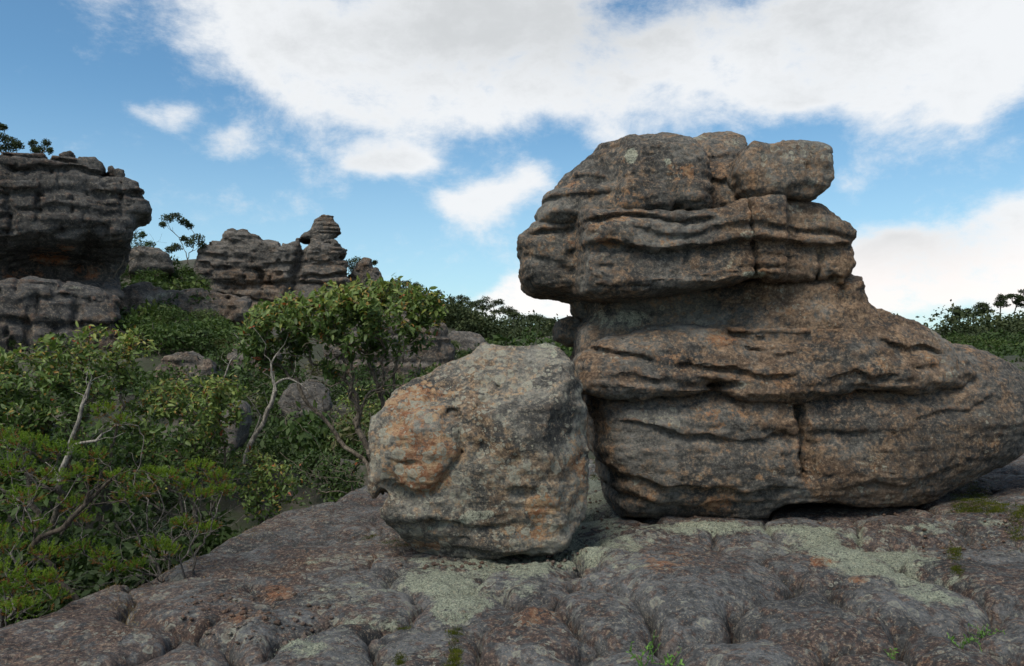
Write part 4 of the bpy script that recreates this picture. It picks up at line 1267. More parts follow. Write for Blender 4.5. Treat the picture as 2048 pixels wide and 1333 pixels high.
def leafy_shrub(label, root, Y, lobes, trunk, seed, dens=1.0, leaf=.11, depth=.8, group=None, single=300, twigs=1.0):
    """broad-leaved shrub: LOBES are crown clumps (u, v, ru, rv in photo pixels, y offset in metres)"""
    r = np.random.default_rng(seed)
    base = np.asarray(root, float)
    th = thing('leafy_shrub', base, label, 'shrub', group)
    tg, nr = [], []
    for (u, v, ru, rv, dy) in lobes:
        c = W(u, v, Y + dy)
        a, h = ru / F * Y, rv / F * Y
        n = int(dens * 34 * (ru * rv / 3000) + 6)
        q = unit(r.normal(0, 1, (n, 3)) + np.array([0, -.15, .55])) * (r.uniform(.55, 1.0, (n, 1)) ** .5)
        p = c + q * np.array([a, min(a, depth), h])
        tg.append(p)
        nr.append(q)
    tg, nr = np.concatenate(tg), np.concatenate(nr)
    k = r.integers(0, len(tg), int(.35 * len(tg) * twigs))
    bare = tg[k] + (base - tg[k]) * r.uniform(.12, .45, (len(k), 1)) + r.normal(0, .12, (len(k), 3))
    pos, par, rad, ends, dirs = grow(base, np.concatenate([tg, bare]), r, step=.10, path=.12, wig=.5, trunk=trunk, tip=.0034, power=.48, rmax=.04)
    V, Q = tubes(pos, par, rad)
    mesh_obj('branches', V, Q, M['bark'], th)
    
    # a whorl of leaves at every twig end and some along the last bits of twig
    P, D, Nn = [], [], []
    order = np.argsort(np.linalg.norm(np.concatenate([tg, bare]) - base, axis=1))
    ends = ends[order < len(tg)]
    for e, pd in zip(ends, dirs[ends]):
        k = r.integers(10, 18)
        i = e
        for a in range(k):
            if a and a % 3 == 0 and par[i] > 0:
                i = par[i]
            P.append(pos[i] + r.normal(0, .03, 3))
            dd = unit(r.normal(0, 1, 3) + pd * .6 + np.array([0, -.15, -.10]))
            D.append(dd)
            Nn.append(unit(np.array([0, -.5, .7]) + r.normal(0, .5, 3)))
    P, D, Nn = np.array(P), np.array(D), np.array(Nn)
    n = len(P)
    L = leaf * r.uniform(.6, 1.25, n)
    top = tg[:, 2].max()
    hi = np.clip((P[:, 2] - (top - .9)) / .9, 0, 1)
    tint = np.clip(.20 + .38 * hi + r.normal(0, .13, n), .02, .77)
    young = r.random(n) < .30 * (.25 + hi)
    tint = np.where(young, r.uniform(.78, .90, n), tint)
    tint = np.where(r.random(n) < .008, .97, tint)
    L = np.where(young, L * .6, L)
    order = np.argsort(P[:, 1] - .6 * P[:, 2] + .3 * r.random(n))
    ones, rest = order[:single], order[single:]
    X, Yv, Z = frames(D, Nn)
    for i in ones:
        k = int(np.argmin(np.abs(LEAFT - tint[i])))
        o = bpy.data.objects.new('leaf', LEAFM[k])
        mt = Matrix.Identity(4)
        for c in range(3):
            mt[c][0], mt[c][1], mt[c][2] = X[i][c] * L[i], Yv[i][c] * L[i], Z[i][c] * L[i]
            mt[c][3] = P[i][c] - base[c]
        o.parent = th
        o.matrix_basis = mt
        COL.objects.link(o)
    if len(rest):
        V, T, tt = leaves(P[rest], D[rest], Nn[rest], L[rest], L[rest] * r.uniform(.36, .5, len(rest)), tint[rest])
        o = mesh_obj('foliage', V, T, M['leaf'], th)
        set_tint(o, tt)
        o['kind'] = 'stuff'
    return th


def heath_bush(label, root, Y, clumps, seed, group=None, extra=60, gray=(0, 0), trunk=None):
    """fine-leaved heath: clumps of needle sprigs (u, v, r in photo pixels, y offset)"""
    r = np.random.default_rng(seed)
    base = np.asarray(root, float)
    th = thing('heath_bush', base, label, 'bush', group)
    C, S = [], []
    for (u, v, rr, dy) in clumps:
        C.append(W(u, v, Y + dy))
        S.append(rr / F * Y * .82)
    tg = []
    for c, s in zip(C, S):
        q = unit(r.normal(0, 1, (9, 3)))
        tg.append(c + q * s * np.array([.9, .9, .45]) * r.uniform(.3, 1, (9, 1)))
    tg = np.concatenate(tg)
    bare = []
    if extra:                           # leafless twigs reach into the gaps
        k = r.integers(0, len(tg), extra)
        bare = base + (tg[k] - base) * r.uniform(.35, .8, (extra, 1)) + r.normal(0, .10, (extra, 3))
    pos, par, rad, ends, dirs = grow(base, np.concatenate([tg, bare]) if extra else tg, r, step=.07, path=.22, wig=.45, tip=.0018, power=.46, rmax=.022, trunk=trunk)
    V, Q = tubes(pos, par, rad)
    mesh_obj('branches', V, Q, M['heathbark'], th)
    P, D, T, LL = [], [], [], []
    for c, s in zip(C, S):
        ns = int(16 + 70 * (s / .2))
        q = unit(r.normal(0, 1, (ns, 3)) + np.array([0, 0, .45]))
        st = c + q * s * np.array([1, 1, .42]) * (r.uniform(0, 1, (ns, 1)) ** .45)
        dr = unit(q * .8 + np.array([0, 0, .8]) + r.normal(0, .35, (ns, 3)))
        ln = r.uniform(.035, .075, ns)
        low = np.clip((c[2] - st[:, 2]) / (s * .42) * .5 + .5, 0, 1)
        tone = r.normal(0, .10)
        for k in range(ns):
            m = 26
            t = r.uniform(0, 1, m)
            P.append(st[k] + dr[k] * (t * ln[k])[:, None])
            a = unit(np.cross(dr[k], r.normal(0, 1, (m, 3))))
            D.append(unit(a * .8 + dr[k] * .75))
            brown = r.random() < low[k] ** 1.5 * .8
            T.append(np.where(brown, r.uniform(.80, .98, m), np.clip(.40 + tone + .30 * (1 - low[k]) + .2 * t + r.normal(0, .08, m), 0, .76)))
            LL.append(r.uniform(.012, .024, m))
    P, D, T, LL = (np.concatenate(a) for a in (P, D, T, LL))
    V, Tr, tt = needles(P, D, LL, LL * .16 + .0012, T)
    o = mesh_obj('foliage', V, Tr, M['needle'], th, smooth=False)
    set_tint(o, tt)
    o['kind'] = 'stuff'
    return th


def bare_tree(name, label, root, Y, tips, trunk, seed, mat, tip=.003, cat='dead tree', power=.5, group=None, step=.12, rmax=None):
    r = np.random.default_rng(seed)
    base = np.asarray(root, float)
    tp = np.array([W(u, v, Y + dy) for u, v, dy in tips])
    ext = np.linalg.norm(tp - base, axis=1).mean()
    more = (tp[:, None] + r.normal(0, .09 * ext, (len(tp), 4, 3))).reshape(-1, 3)
    pos, par, rad, ends, dirs = grow(base, np.concatenate([tp, more]), r, step=step, path=.2, wig=.3, trunk=[[W(u, v, Y + dy) for u, v, dy in tr] for tr in trunk], tip=tip * .62, power=power, rmax=rmax, thin=.55)
    V, Q = tubes(pos, par, rad, 6)
    o = mesh_obj(name, V, Q, mat, None, base=base)
    return tag(o, label, cat, group)


# ---- the leafy shrub behind the boulder
def z_at(u, v, Y):
    return W(u, v, Y)


leafy_shrub('tall umbrella crowned leafy shrub on bare forking stems behind the squat boulder', W(752, 985, 10.4), 10.6,
            [(530, 660, 48, 50, -.1), (600, 625, 60, 38, .1), (665, 605, 55, 36, -.2), (735, 592, 60, 32, 0), (800, 592, 48, 34, .1), (848, 610, 30, 40, 0), (790, 640, 60, 34, -.3), (700, 650, 70, 34, .3),
             (625, 670, 60, 34, .2), (515, 715, 34, 34, 0), (560, 640, 50, 38, -.3), (505, 685, 30, 34, .2), (640, 640, 60, 36, -.4), (720, 620, 60, 34, -.4), (870, 620, 18, 26, 0), (845, 665, 26, 34, .2), (575, 700, 40, 26, .3), (760, 690, 40, 20, .4), (660, 745, 24, 16, 0), (705, 690, 16, 16, -.5)],
            [[W(735, 930, 10.4), W(690, 895, 10.5), W(640, 830, 10.5), (W(600, 780, 10.5)), W(560, 730, 10.6)], [W(716, 860, 10.5), W(712, 800, 10.6), W(690, 760, 10.6), W(668, 710, 10.6)],
             [W(700, 950, 10.6), W(650, 915, 10.7), W(610, 860, 10.7), W(560, 830, 10.8)], [W(770, 850, 10.8), W(765, 800, 10.8), W(745, 740, 10.8), W(720, 700, 10.7)],
             [W(790, 800, 10.9), W(792, 730, 10.9), W(800, 690, 10.9), W(830, 650, 10.9)], [W(650, 955, 10.5), W(600, 940, 10.6), W(560, 905, 10.7)]],
            101, dens=1.6, leaf=.10, depth=.75)
leafy_shrub('wide leafy shrub at the left edge below the cliff ledge', W(90, 1130, 8.9), 8.8,
            [(215, 690, 75, 34, .1), (120, 710, 70, 38, -.1), (40, 735, 60, 40, 0), (270, 705, 36, 40, .2), (-30, 760, 60, 60, 0), (60, 790, 80, 50, -.3), (150, 780, 70, 45, -.2), (20, 850, 70, 45, -.4), (120, 850, 60, 40, -.4), (-40, 850, 60, 60, -.2),
             (220, 760, 50, 30, .2)],
            [[W(120, 1000, 8.8), W(150, 880, 8.8), W(190, 790, 8.8)], [W(60, 980, 8.8), W(40, 870, 8.8)], [W(200, 960, 9.0), W(240, 830, 9.0)]], 103, dens=1.05, leaf=.082, depth=.7)
leafy_shrub('dome shaped leafy shrub between the wide left shrub and the grey dead trunk', W(385, 1100, 9.3), 9.3,
            [(330, 785, 60, 28, 0), (395, 775, 60, 26, .1), (450, 785, 40, 34, 0), (300, 830, 50, 40, -.2), (380, 840, 60, 40, -.3), (455, 840, 36, 40, .1), (340, 895, 60, 36, -.2), (420, 890, 40, 30, -.1), (270, 880, 40, 40, -.1), (250, 945, 60, 30, -.2), (350, 940, 60, 26, -.3)],
            [[W(390, 1010, 9.3), W(400, 930, 9.3), W(410, 860, 9.3)], [W(360, 1000, 9.3), W(340, 900, 9.3)], [W(440, 990, 9.4), W(450, 900, 9.4)]], 107, dens=1.05, leaf=.078, depth=.65)
leafy_shrub('low round leafy shrub at the foot of the slab edge beside the dead trunk', W(520, 1075, 9.7), 9.6,
            [(500, 930, 46, 26, 0), (550, 955, 40, 34, -.1), (585, 985, 26, 30, 0), (480, 975, 36, 30, -.1), (530, 1000, 46, 30, -.2)],
            [[W(515, 1020, 9.6), W(520, 960, 9.6)]], 109, dens=1.0, leaf=.072, depth=.5, single=250)
leafy_shrub('small yellow green leafy bush low between the shrub stems', W(700, 1000, 13), 12.8,
            [(720, 800, 40, 40, 0), (700, 870, 44, 40, 0), (640, 930, 50, 36, 0), (740, 930, 36, 40, .2), (690, 820, 34, 26, .3), (600, 985, 40, 26, 0)],
            [[W(700, 930, 12.8)]], 113, dens=.45, leaf=.07, depth=.8, single=60)
print('shrubs', time.time() - T0)

# ---- heath bushes in the left foreground
heath_bush('bright green heath bush in the left corner with rusty brown undersides', (-3.75, 6.1, -.75), 6.1,
           [(60, 895, 60, .2), (120, 905, 45, .0), (30, 940, 50, .1), (15, 880, 50, .5), (165, 950, 36, -.1), (40, 1000, 44, -.1), (100, 960, 40, .1), (60, 1165, 45, -.4), (20, 1190, 40, -.5), (105, 1160, 26, -.3), (-30, 1080, 60, -.3), (-40, 960, 70, 0),
            (150, 1010, 30, .2), (10, 1100, 40, -.3), (90, 1110, 34, -.2), (40, 1220, 40, -.7), (110, 1195, 26, -.5), (0, 1150, 46, -.5), (70, 1060, 36, -.1)], 121, extra=120)
heath_bush('spreading heath bush of small green tufts along the slab edge', (-2.75, 6.75, -.45), 6.7,
           [(210, 825, 38, .6), (245, 845, 24, .5), (230, 960, 36, 0), (280, 985, 34, -.1), (250, 1000, 26, .1), (330, 955, 34, 0), (300, 950, 24, .2), (375, 975, 26, .1), (400, 940, 32, 0), (435, 960, 34, 0), (445, 985, 26, -.1), (405, 995, 24, -.2), (365, 1050, 22, -.1), (415, 1060, 24, .1),
            (310, 1095, 34, -.2), (340, 1105, 24, -.2), (275, 1135, 22, -.3), (225, 1142, 22, -.3), (165, 1100, 40, -.2), (205, 1115, 30, -.3), (130, 1115, 22, -.2), (160, 1040, 26, .1), (190, 915, 36, .2)], 123, extra=220)
# ---- dead trunks and bare branches
bare_tree('dead_tree', 'pale grey forked dead trunk left of the leafy shrub', W(490, 925, 9.9), 9.9,
          [(545, 760, 0), (530, 700, .1), (560, 700, .1), (525, 745, 0), (590, 760, .2), (620, 755, .1), (500, 800, -.1)],
          [[(500, 890, 0), (525, 850, 0), (535, 820, 0), (548, 790, 0), (543, 745, 0)], [(535, 820, 0), (528, 780, -.05)]], 131, M['pale'], tip=.008, power=.60)
bare_tree('dead_tree', 'thin bleached dead sapling left of the leafy crown', W(440, 800, 11), 11, [(490, 690, 0), (475, 700, .1), (447, 720, 0), (470, 670, .1), (500, 680, -.1)], [[(445, 760, 0), (458, 730, 0), (480, 705, 0)]], 133, M['pale'], tip=.004, power=.6)
bare_tree('dead_tree', 'leaning pale bare trunk in front of the wide left shrub', W(120, 960, 7.4), 7.4, [(184, 755, 0), (172, 762, .05), (205, 868, 0), (240, 850, .1), (110, 940, 0)], [[(135, 915, 0), (150, 860, 0), (165, 810, 0), (180, 765, 0)]], 135, M['pale'], tip=.009, power=.62)
bare_tree('dead_branch', 'dark crooked branch reaching up through the heath tufts', (-3.0, 6.0, -.5), 6.0, [(250, 935, 0), (235, 950, .1), (200, 990, .1), (180, 1010, 0)], [[(60, 1100, 0), (120, 1060, 0), (170, 1010, 0), (215, 965, 0)]], 137, M['darkbark'], tip=.010, power=.5, cat='branch')
bare_tree('dead_branch', 'tangle of bare grey twigs at the slab edge below the heath tufts', W(330, 1120, 6.9), 6.9,
          [(420, 1040, 0), (400, 980, 0), (460, 1020, .2), (470, 960, .3), (300, 1060, 0), (250, 1080, 0), (360, 1000, .1), (440, 1000, .3), (340, 980, .2), (280, 1010, .2), (220, 1050, 0), (390, 1075, -.1), (330, 1135, -.2), (200, 1165, -.2), (300, 1150, -.2), (480, 990, .4)],
          [[(350, 1080, 0), (390, 1030, 0)]], 139, M['heathbark'], tip=.003, power=.5, cat='branch')
bare_tree('dead_tree', 'dark leaning bare tree below the cliff overhang', W(215, 585, 42), 42, [(245, 470, 0), (262, 455, .5), (270, 470, 0), (300, 505, 1), (320, 480, 1), (255, 490, 0), (290, 470, 1), (285, 500, 0), (310, 510, 0), (275, 440, 0), (325, 515, 1)], [[(235, 540, 0), (248, 520, 0), (262, 490, 0)], [(240, 535, 0), (280, 510, 0), (300, 495, .5)]], 141, M['bark'], tip=.012, power=.5, step=.4)
bare_tree('dead_tree', 'white bare trunk among the trees above the squat boulder', W(1040, 668, 96), 96, [(1052, 640, 0), (1048, 646, 0), (1024, 650, 0), (1020, 645, 0), (1055, 632, 0)], [[(1045, 655, 0)]], 143, M['pale'], tip=.05, power=.6, step=.6)
bare_tree('dead_tree', 'pale leaning dead stem just above the left slope of the squat boulder', W(912, 728, 46), 46, [(922, 695, 0), (918, 690, 0), (926, 700, 0), (908, 700, 0)], [[(917, 715, 0)]], 145, M['pale'], tip=.012, power=.6, step=.3)


# ---- far plants
def bush_arrays(seed, w, h, n, leaf, tone, nclump=9, sides=3, per=5):
    """bush about W wide and H tall at the origin: twig quads as triangles, leaf faces, tint"""
    r = np.random.default_rng(seed)
    c = unit(r.normal(0, 1, (nclump, 3)) + np.array([0, 0, .4])) * r.uniform(.35, .8, (nclump, 1)) * np.array([w / 2, w / 2, h / 2]) + np.array([0, 0, h * .55])
    tg = np.concatenate([ci + unit(r.normal(0, 1, (5, 3))) * .24 * w * r.uniform(.3, 1, (5, 1)) for ci in c])
    tg = tg[r.permutation(len(tg))[:per * nclump]]
    pos, par, rad, ends, dirs = grow((0, 0, -.15 * h), tg, r, step=(.2 if per > 3 else .45) * h, path=.2, wig=.5, tip=.006 * h, power=.5)
    Vb, Qb = tubes(pos, par, rad, sides)
    k = r.integers(0, nclump, n)
    q = unit(r.normal(0, 1, (n, 3)) + np.array([0, 0, .3])) * (r.uniform(0, 1, (n, 1)) ** .4)
    P = c[k] + q * np.array([.30 * w, .30 * w, .26 * h])
    D = unit(r.normal(0, 1, (n, 3)))
    N = unit(r.normal(0, .6, (n, 3)) + np.array([0, 0, .8]))
    L = leaf * r.uniform(.6, 1.4, n)
    tn = np.clip(tone + .10 * r.normal(0, 1, nclump)[k] + .18 * q[:, 2] + r.normal(0, .08, n), 0, 1)
    Vl, Tl, tt = quads(P, D, N, L, L * .5, tn)
    Tb = np.concatenate([Qb[:, [0, 1, 2]], Qb[:, [0, 2, 3]]])
    return np.concatenate([Vb, Vl]), np.concatenate([Tb, Tl + len(Vb)]), np.concatenate([np.zeros(len(Vb)), tt]), len(Tb)


def leafy_mesh(name, V, T, tint, twig, mat, bark):
    """mesh of leaf faces and twigs; TWIG marks the twig triangles"""
    me = bpy.data.meshes.new(name)
    T = T.astype(np.int32)
    me.vertices.add(len(V))
    me.vertices.foreach_set('co', V.astype(np.float32).ravel())
    me.loops.add(len(T) * 3)
    me.loops.foreach_set('vertex_index', T.ravel())
    me.polygons.add(len(T))
    me.polygons.foreach_set('loop_start', np.arange(0, len(T) * 3, 3, dtype=np.int32))
    me.materials.append(mat)
    me.materials.append(bark)
    me.polygons.foreach_set('material_index', twig.astype(np.int32))
    me.update(calc_edges=True)
    a = me.attributes.new('tint', 'FLOAT', 'POINT')
    a.data.foreach_set('value', tint.astype(np.float32))
    return me


BUSH = []
for i, t in enumerate((.22, .40, .55, .32, .68, .9)):
    V, T, tt, nb = bush_arrays(200 + i, 1.0, .8, 2200, .050, t, 11)
    BUSH.append(leafy_mesh('scrub_bush', V, T, tt, np.arange(len(T)) < nb, M['scrub'], M['bark']))
FILL = [bush_arrays(240 + i, 1.0, .7, 430, .09, t, 8, per=2) for i, t in enumerate((.20, .34, .45, .28, .55, .85))]
FARF = [bush_arrays(260 + i, 1.0, .7, 240, .12, t, 8, per=1) for i, t in enumerate((.20, .34, .45, .28, .55, .85))]
zones = [  # photo columns, distance range, count, size range, tone choices, label
    ((215, 400), (50, 66), 40, (1.4, 3.0), (0, 1, 2, 3), 'fine green scrub covering the saddle between the left cliff and the crag'),
    ((245, 500), (32, 46), 52, (1.2, 2.6), (1, 2, 4, 1, 3), 'mid green scrub covering the slope below the stepped rock shelf'),
    ((380, 720), (48, 60), 34, (.5, 1.1), (0, 3, 1), 'dark scrub along the foot of the crag'),
    ((400, 880), (17, 34), 85, (.9, 2.0), (0, 3, 0, 5), 'grey green scrub filling the gully behind the shrub stems'),
    ((-260, 400), (12, 34), 72, (1.0, 2.2), (0, 3, 1), 'dark scrub filling the ground behind the left shrubs'),
    ((420, 900), (13.5, 19), 30, (.6, 1.1), (0, 3, 0, 5), 'low dark scrub in the hollow just beyond the slab'),
    ((860, 1120), (40, 75), 50, (1.0, 2.2), (1, 2, 3), 'scrub around the sloping outcrop above the squat boulder'),
    ((-260, 430), (7.4, 11.5), 62, (.7, 1.3), (0, 0, 3), 'dark undergrowth below the left shrubs'),
    ((1850, 2250), (22, 60), 150, (.9, 2.0), (0, 1, 3), 'low green scrub behind the right end of the lower block'),
    ((1800, 2300), (48, 115), 150, (1.6, 3.4), (0, 1, 3), 'green scrub on the slope behind the right end of the rock tower'),
    ((1000, 1860), (26, 110), 95, (1.6, 3.4), (0, 1, 3), 'green scrub on the low slope behind the rock tower'),
    ((-500, 60), (45, 70), 30, (1.4, 3.0), (0, 1, 3), 'dark scrub behind the left cliff'),
]
for (u0, u1), (y0, y1), n, (s0, s1), tones_, lab in zones:
    r = np.random.default_rng(int(u0 + 500 + u1 + n))
    Vs, Ts, tts, tw, off = [], [], [], [], 0
    for i in range(n):
        Y = math.exp(r.uniform(math.log(y0), math.log(y1)))
        x = (r.uniform(u0, u1) - 1024) / F * Y
        z = float(terrain([x], [Y])[0])
        if Y < 12:
            z = min(z, -.9 + .5 * r.random())
            if x > np.interp(Y, EDGE_Y, EDGE_X) - .45:
                continue
        sz = r.uniform(s0, s1)
        V, T, tt, nb = (FILL if Y < 40 else FARF)[int(r.choice(tones_))]
        a = r.uniform(0, 6.28)
        ca, sa = math.cos(a), math.sin(a)
        V = np.stack([(V[:, 0] * ca - V[:, 1] * sa) * sz + x, (V[:, 0] * sa + V[:, 1] * ca) * sz + Y, V[:, 2] * sz * r.uniform(.7, 1.1) + z - .12 * sz], 1)
        Vs.append(V)
        Ts.append(T + off)
        tts.append(np.clip(tt + r.normal(0, .07) - (.14 if y0 < 12 else 0), 0, 1))
        tw.append(np.arange(len(T)) < nb)
        off += len(V)
    me = leafy_mesh('scrub', np.concatenate(Vs), np.concatenate(Ts), np.concatenate(tts), np.concatenate(tw), M['scrub'], M['bark'])
    o = bpy.data.objects.new('scrub', me)
    COL.objects.link(o)
    tag(o, lab, 'scrub', kind='stuff')
singles = [  # photo centre of the bush, distance, width in photo pixels, mesh, label
    (300, 560, 57, 70, 1, 'broad green bush on the saddle right under the cliff overhang'), (335, 585, 55, 50, 4, 'fresh green bush at the front of the saddle'), (390, 570, 60, 55, 0, 'dark twiggy bush against the left foot of the crag'),
    (265, 545, 58, 45, 3, 'dark bush tucked against the right side of the cliff'), (275, 620, 44, 50, 0, 'dark green bush at the right end of the cliff ledge'), (345, 640, 40, 80, 1, 'large mid green bush on the slope above the middle dome shrub'),
    (415, 640, 42, 70, 4, 'bright green bush on the slope left of the leafy crown'), (330, 690, 36, 60, 3, 'dark bush right of the wide left shrub top'), (400, 705, 35, 80, 2, 'light green bush low on the slope above the middle dome shrub'), (455, 660, 45, 50, 5, 'grey twiggy bush beside the bleached sapling'),
    (470, 625, 52, 44, 0, 'dark bush at the left foot of the crag wall'), (905, 690, 50, 28, 4, 'small green bush between the two outcrops above the boulder'), (925, 712, 48, 36, 1, 'green bush just over the left slope of the squat boulder'), (600, 800, 24, 60, 5, 'grey green bush seen through the shrub stems'), (1000, 705, 62, 60, 3, 'dark bush behind the flat top of the squat boulder'),
    (1935, 690, 60, 60, 4, 'bright green bush behind the right shoulder of the tower'), (1985, 705, 55, 70, 2, 'light green bush right of the tower shoulder near the frame edge'), (175, 345, 44.5, 12, 0, 'tiny bush growing on the upper face of the left cliff'), (172, 353, 44.2, 9, 3, 'tiny dark tuft on a bed of the left cliff')]
for (u, v, Y, wpx, k, lab) in singles:
    sz = wpx / F * Y
    p_ = W(u, v, Y)
    o = bpy.data.objects.new('scrub_bush', BUSH[k])
    o.location = (p_[0], p_[1], p_[2] - .45 * sz)
    o.rotation_euler = (0, 0, u * 1.7)
    o.scale = (sz * 1.05, sz * 1.05, sz * .95)
    COL.objects.link(o)
    tag(o, lab, 'bush')
print('scrub', time.time() - T0)


def gum_tree(name, label, base, clumps, seed, leaf=.3, n=90, group=None, mat='far', bark='bark', tone=.45, tip=.02, trunk=None):
    """gum tree: trunk with limbs, and a crown of separate leaf clumps (centre, radii)"""
    r = np.random.default_rng(seed)
    th = thing(name, base, label, 'tree', group)
    tg = np.concatenate([c + unit(r.normal(0, 1, (5, 3))) * rr * .6 for c, rr in clumps])
    H = max(c[2] for c, _ in clumps) - base[2]
    pos, par, rad, ends, dirs = grow(base, tg, r, step=H * .08, path=.25, wig=.5, tip=tip, power=.45, trunk=trunk)
    V, Q = tubes(pos, par, rad, 4)
    mesh_obj('trunk', V, Q, M[bark], th)
    P, tn = [], []
    for c, rr in clumps:
        q = unit(r.normal(0, 1, (n, 3)) + np.array([0, 0, .35])) * (r.uniform(.1, 1, (n, 1)) ** .5)
        P.append(c + q * rr)
        tn.append(tone + .22 * q[:, 2] + r.normal(0, .1, n))
    P, tn = np.concatenate(P), np.concatenate(tn)
    L = leaf * r.uniform(.6, 1.4, len(P))
    V, T, tt = quads(P, unit(r.normal(0, 1, P.shape)), unit(r.normal(0, .7, P.shape) + np.array([0, 0, .6])), L, L * .5, tn)
    o = mesh_obj('crown', V, T, M[mat], th, smooth=False)
    set_tint(o, tt)
    return th


def px_clumps(lst, Y, r, flat=.55):
    out = []
    for (u, v, ru, rv) in lst:
        out.append((W(u, v, Y + r.normal(0, .6)), np.array([ru, ru, rv]) / F * Y))
    return out


rt = np.random.default_rng(5)
gum_tree('gum_tree', 'slender gum tree with two leaf clusters against the sky right of the overhang', W(378, 530, 64), px_clumps([(335, 438, 14, 9), (352, 434, 14, 8), (368, 445, 10, 7), (378, 452, 9, 6), (326, 450, 7, 5), (395, 478, 16, 9), (380, 487, 12, 8), (368, 478, 7, 5), (352, 495, 12, 7), (340, 500, 10, 7), (402, 490, 9, 8)], 64, rt),
         301, leaf=.15, n=300, tip=.010, trunk=[[W(372, 505, 64), W(362, 485, 64), W(350, 468, 64), W(345, 455, 64)]])
gum_tree('gum_tree', 'feathery dark tree half hidden below the tip of the cliff overhang', W(290, 535, 60), px_clumps([(270, 480, 16, 14), (285, 495, 18, 10), (300, 490, 12, 8), (262, 500, 14, 12), (310, 505, 12, 8), (285, 470, 8, 6)], 60, rt), 303, leaf=.14, n=220, tip=.010, mat='scrub', tone=.2)
gum_tree('gum_tree', 'dark tree crown on the cliff top at the left frame edge', W(10, 312, 49), px_clumps([(0, 275, 16, 10), (20, 285, 18, 10), (35, 292, 12, 8), (-20, 265, 20, 12), (5, 255, 8, 6), (12, 298, 20, 8)], 49, rt), 305, leaf=.13, n=350, tip=.012)
gum_tree('gum_tree', 'small twin tufted tree on the cliff top near the left frame edge', W(82, 312, 49), px_clumps([(66, 289, 8, 9), (92, 287, 9, 8), (80, 300, 12, 7), (70, 302, 8, 6), (100, 302, 6, 6)], 49, rt), 307, leaf=.12, n=280, tip=.010)
gum_tree('gum_tree', 'dark tree rising behind the gap between crag and spur', W(708, 560, 80), px_clumps([(700, 528, 12, 9), (715, 522, 14, 7), (728, 530, 12, 8), (705, 540, 10, 8), (750, 526, 5, 4)], 80, rt), 309, leaf=.17, n=260, tip=.012)
sky_trees = [(775, 572, 16, 'behind the upper leaves of the leafy shrub'), (800, 568, 20, 'showing over the leafy shrub crown'), (830, 572, 22, 'over the right end of the leafy shrub crown'), (868, 590, 24, 'first on the ridge right of the leafy shrub'),
             (905, 604, 24, 'flat topped and dark where the bright cloud begins'), (932, 598, 26, 'tallest dark crown at the left foot of the bright cloud'), (962, 604, 28, 'open crowned before the bright cloud'), (990, 606, 32, 'thin crowned with sky showing through before the bright cloud'),
             (1010, 622, 22, 'small rounded one in the middle of the bright cloud'), (1035, 634, 22, 'beside the white bare trunk'), (1060, 638, 18, 'low on the ridge under the bright cloud'), (1085, 640, 18, 'low on the ridge left of the tower neck'), (1105, 642, 20, 'last on the ridge before the rock tower')]
for i, (u, v, hgt, lab) in enumerate(sky_trees):
    Y = 118 + 6 * (i % 3)
    r = np.random.default_rng(320 + i)
    cl = [(u + r.uniform(-17, 17), v + r.uniform(-6, hgt * .65), r.uniform(6, 12), r.uniform(3, 6)) for _ in range(9)] + [(u, v, 10, 5)]
    gum_tree('ridge_tree', 'ridge tree ' + lab, W(u + r.uniform(-3, 3), v + hgt + 32, Y), px_clumps(cl, Y, r), 340 + i, leaf=.22, n=150, tip=.02, group='trees on the middle ridge')
for i, (u, v, lab) in enumerate([(1905, 625, 'lowest one next to the rock'), (1925, 618, 'second from the rock'), (1948, 612, 'mid skyline'), (1968, 606, 'third from the frame edge with a ragged top'), (2000, 594, 'tallest with an open crown'), (2030, 592, 'beside the frame edge'), (2052, 586, 'cut by the frame edge')]):
    Y = 176
    r = np.random.default_rng(420 + i)
    cl = [(u + r.uniform(-15, 15), v + r.uniform(-3, 20), r.uniform(6, 11), r.uniform(3, 5)) for _ in range(10)]
    gum_tree('hill_tree', 'dark tree on the right hill skyline, ' + lab, W(u, v + 45, Y), px_clumps(cl, Y, r), 440 + i, leaf=.36, n=130, tip=.03, group='trees on the right hill skyline')


def forest(name, label, zones, seed, leaf, n, size):
    """far wood that reads as one mass: crowns of leaf faces in one object"""
    r = np.random.default_rng(seed)
    Vs, Ts, tts, off = [], [], [], 0
    for (u0, u1, y0, y1, cnt) in zones:
        for _ in range(cnt):
            Y = r.uniform(y0, y1)
            x = (r.uniform(u0, u1) - 1024) / F * Y
            z = float(terrain([x], [Y])[0])
            s = size * r.uniform(.6, 1.3)
            q = unit(r.normal(0, 1, (n, 3)) + np.array([0, 0, .3])) * (r.uniform(.2, 1, (n, 1)) ** .4)
            lump = 1 + .35 * vn(q * 2.2 + r.uniform(0, 50))[:, None]
            P = np.array([x, Y, z + s * .75]) + q * lump * np.array([s, s, s * .7])
            L = leaf * r.uniform(.6, 1.5, n)
            V, T, tt = quads(P, unit(r.normal(0, 1, (n, 3))), unit(r.normal(0, .6, (n, 3)) + np.array([0, 0, .7])), L, L * .6, r.normal(.45, .16) + .25 * q[:, 2] + r.normal(0, .07, n))
            Vs.append(V)
            Ts.append(T + off)
            tts.append(tt)
            off += len(V)
    o = mesh_obj(name, np.concatenate(Vs), np.concatenate(Ts), M['far'], None, smooth=False)
    set_tint(o, np.concatenate(tts))
    tag(o, label, 'forest', kind='stuff')


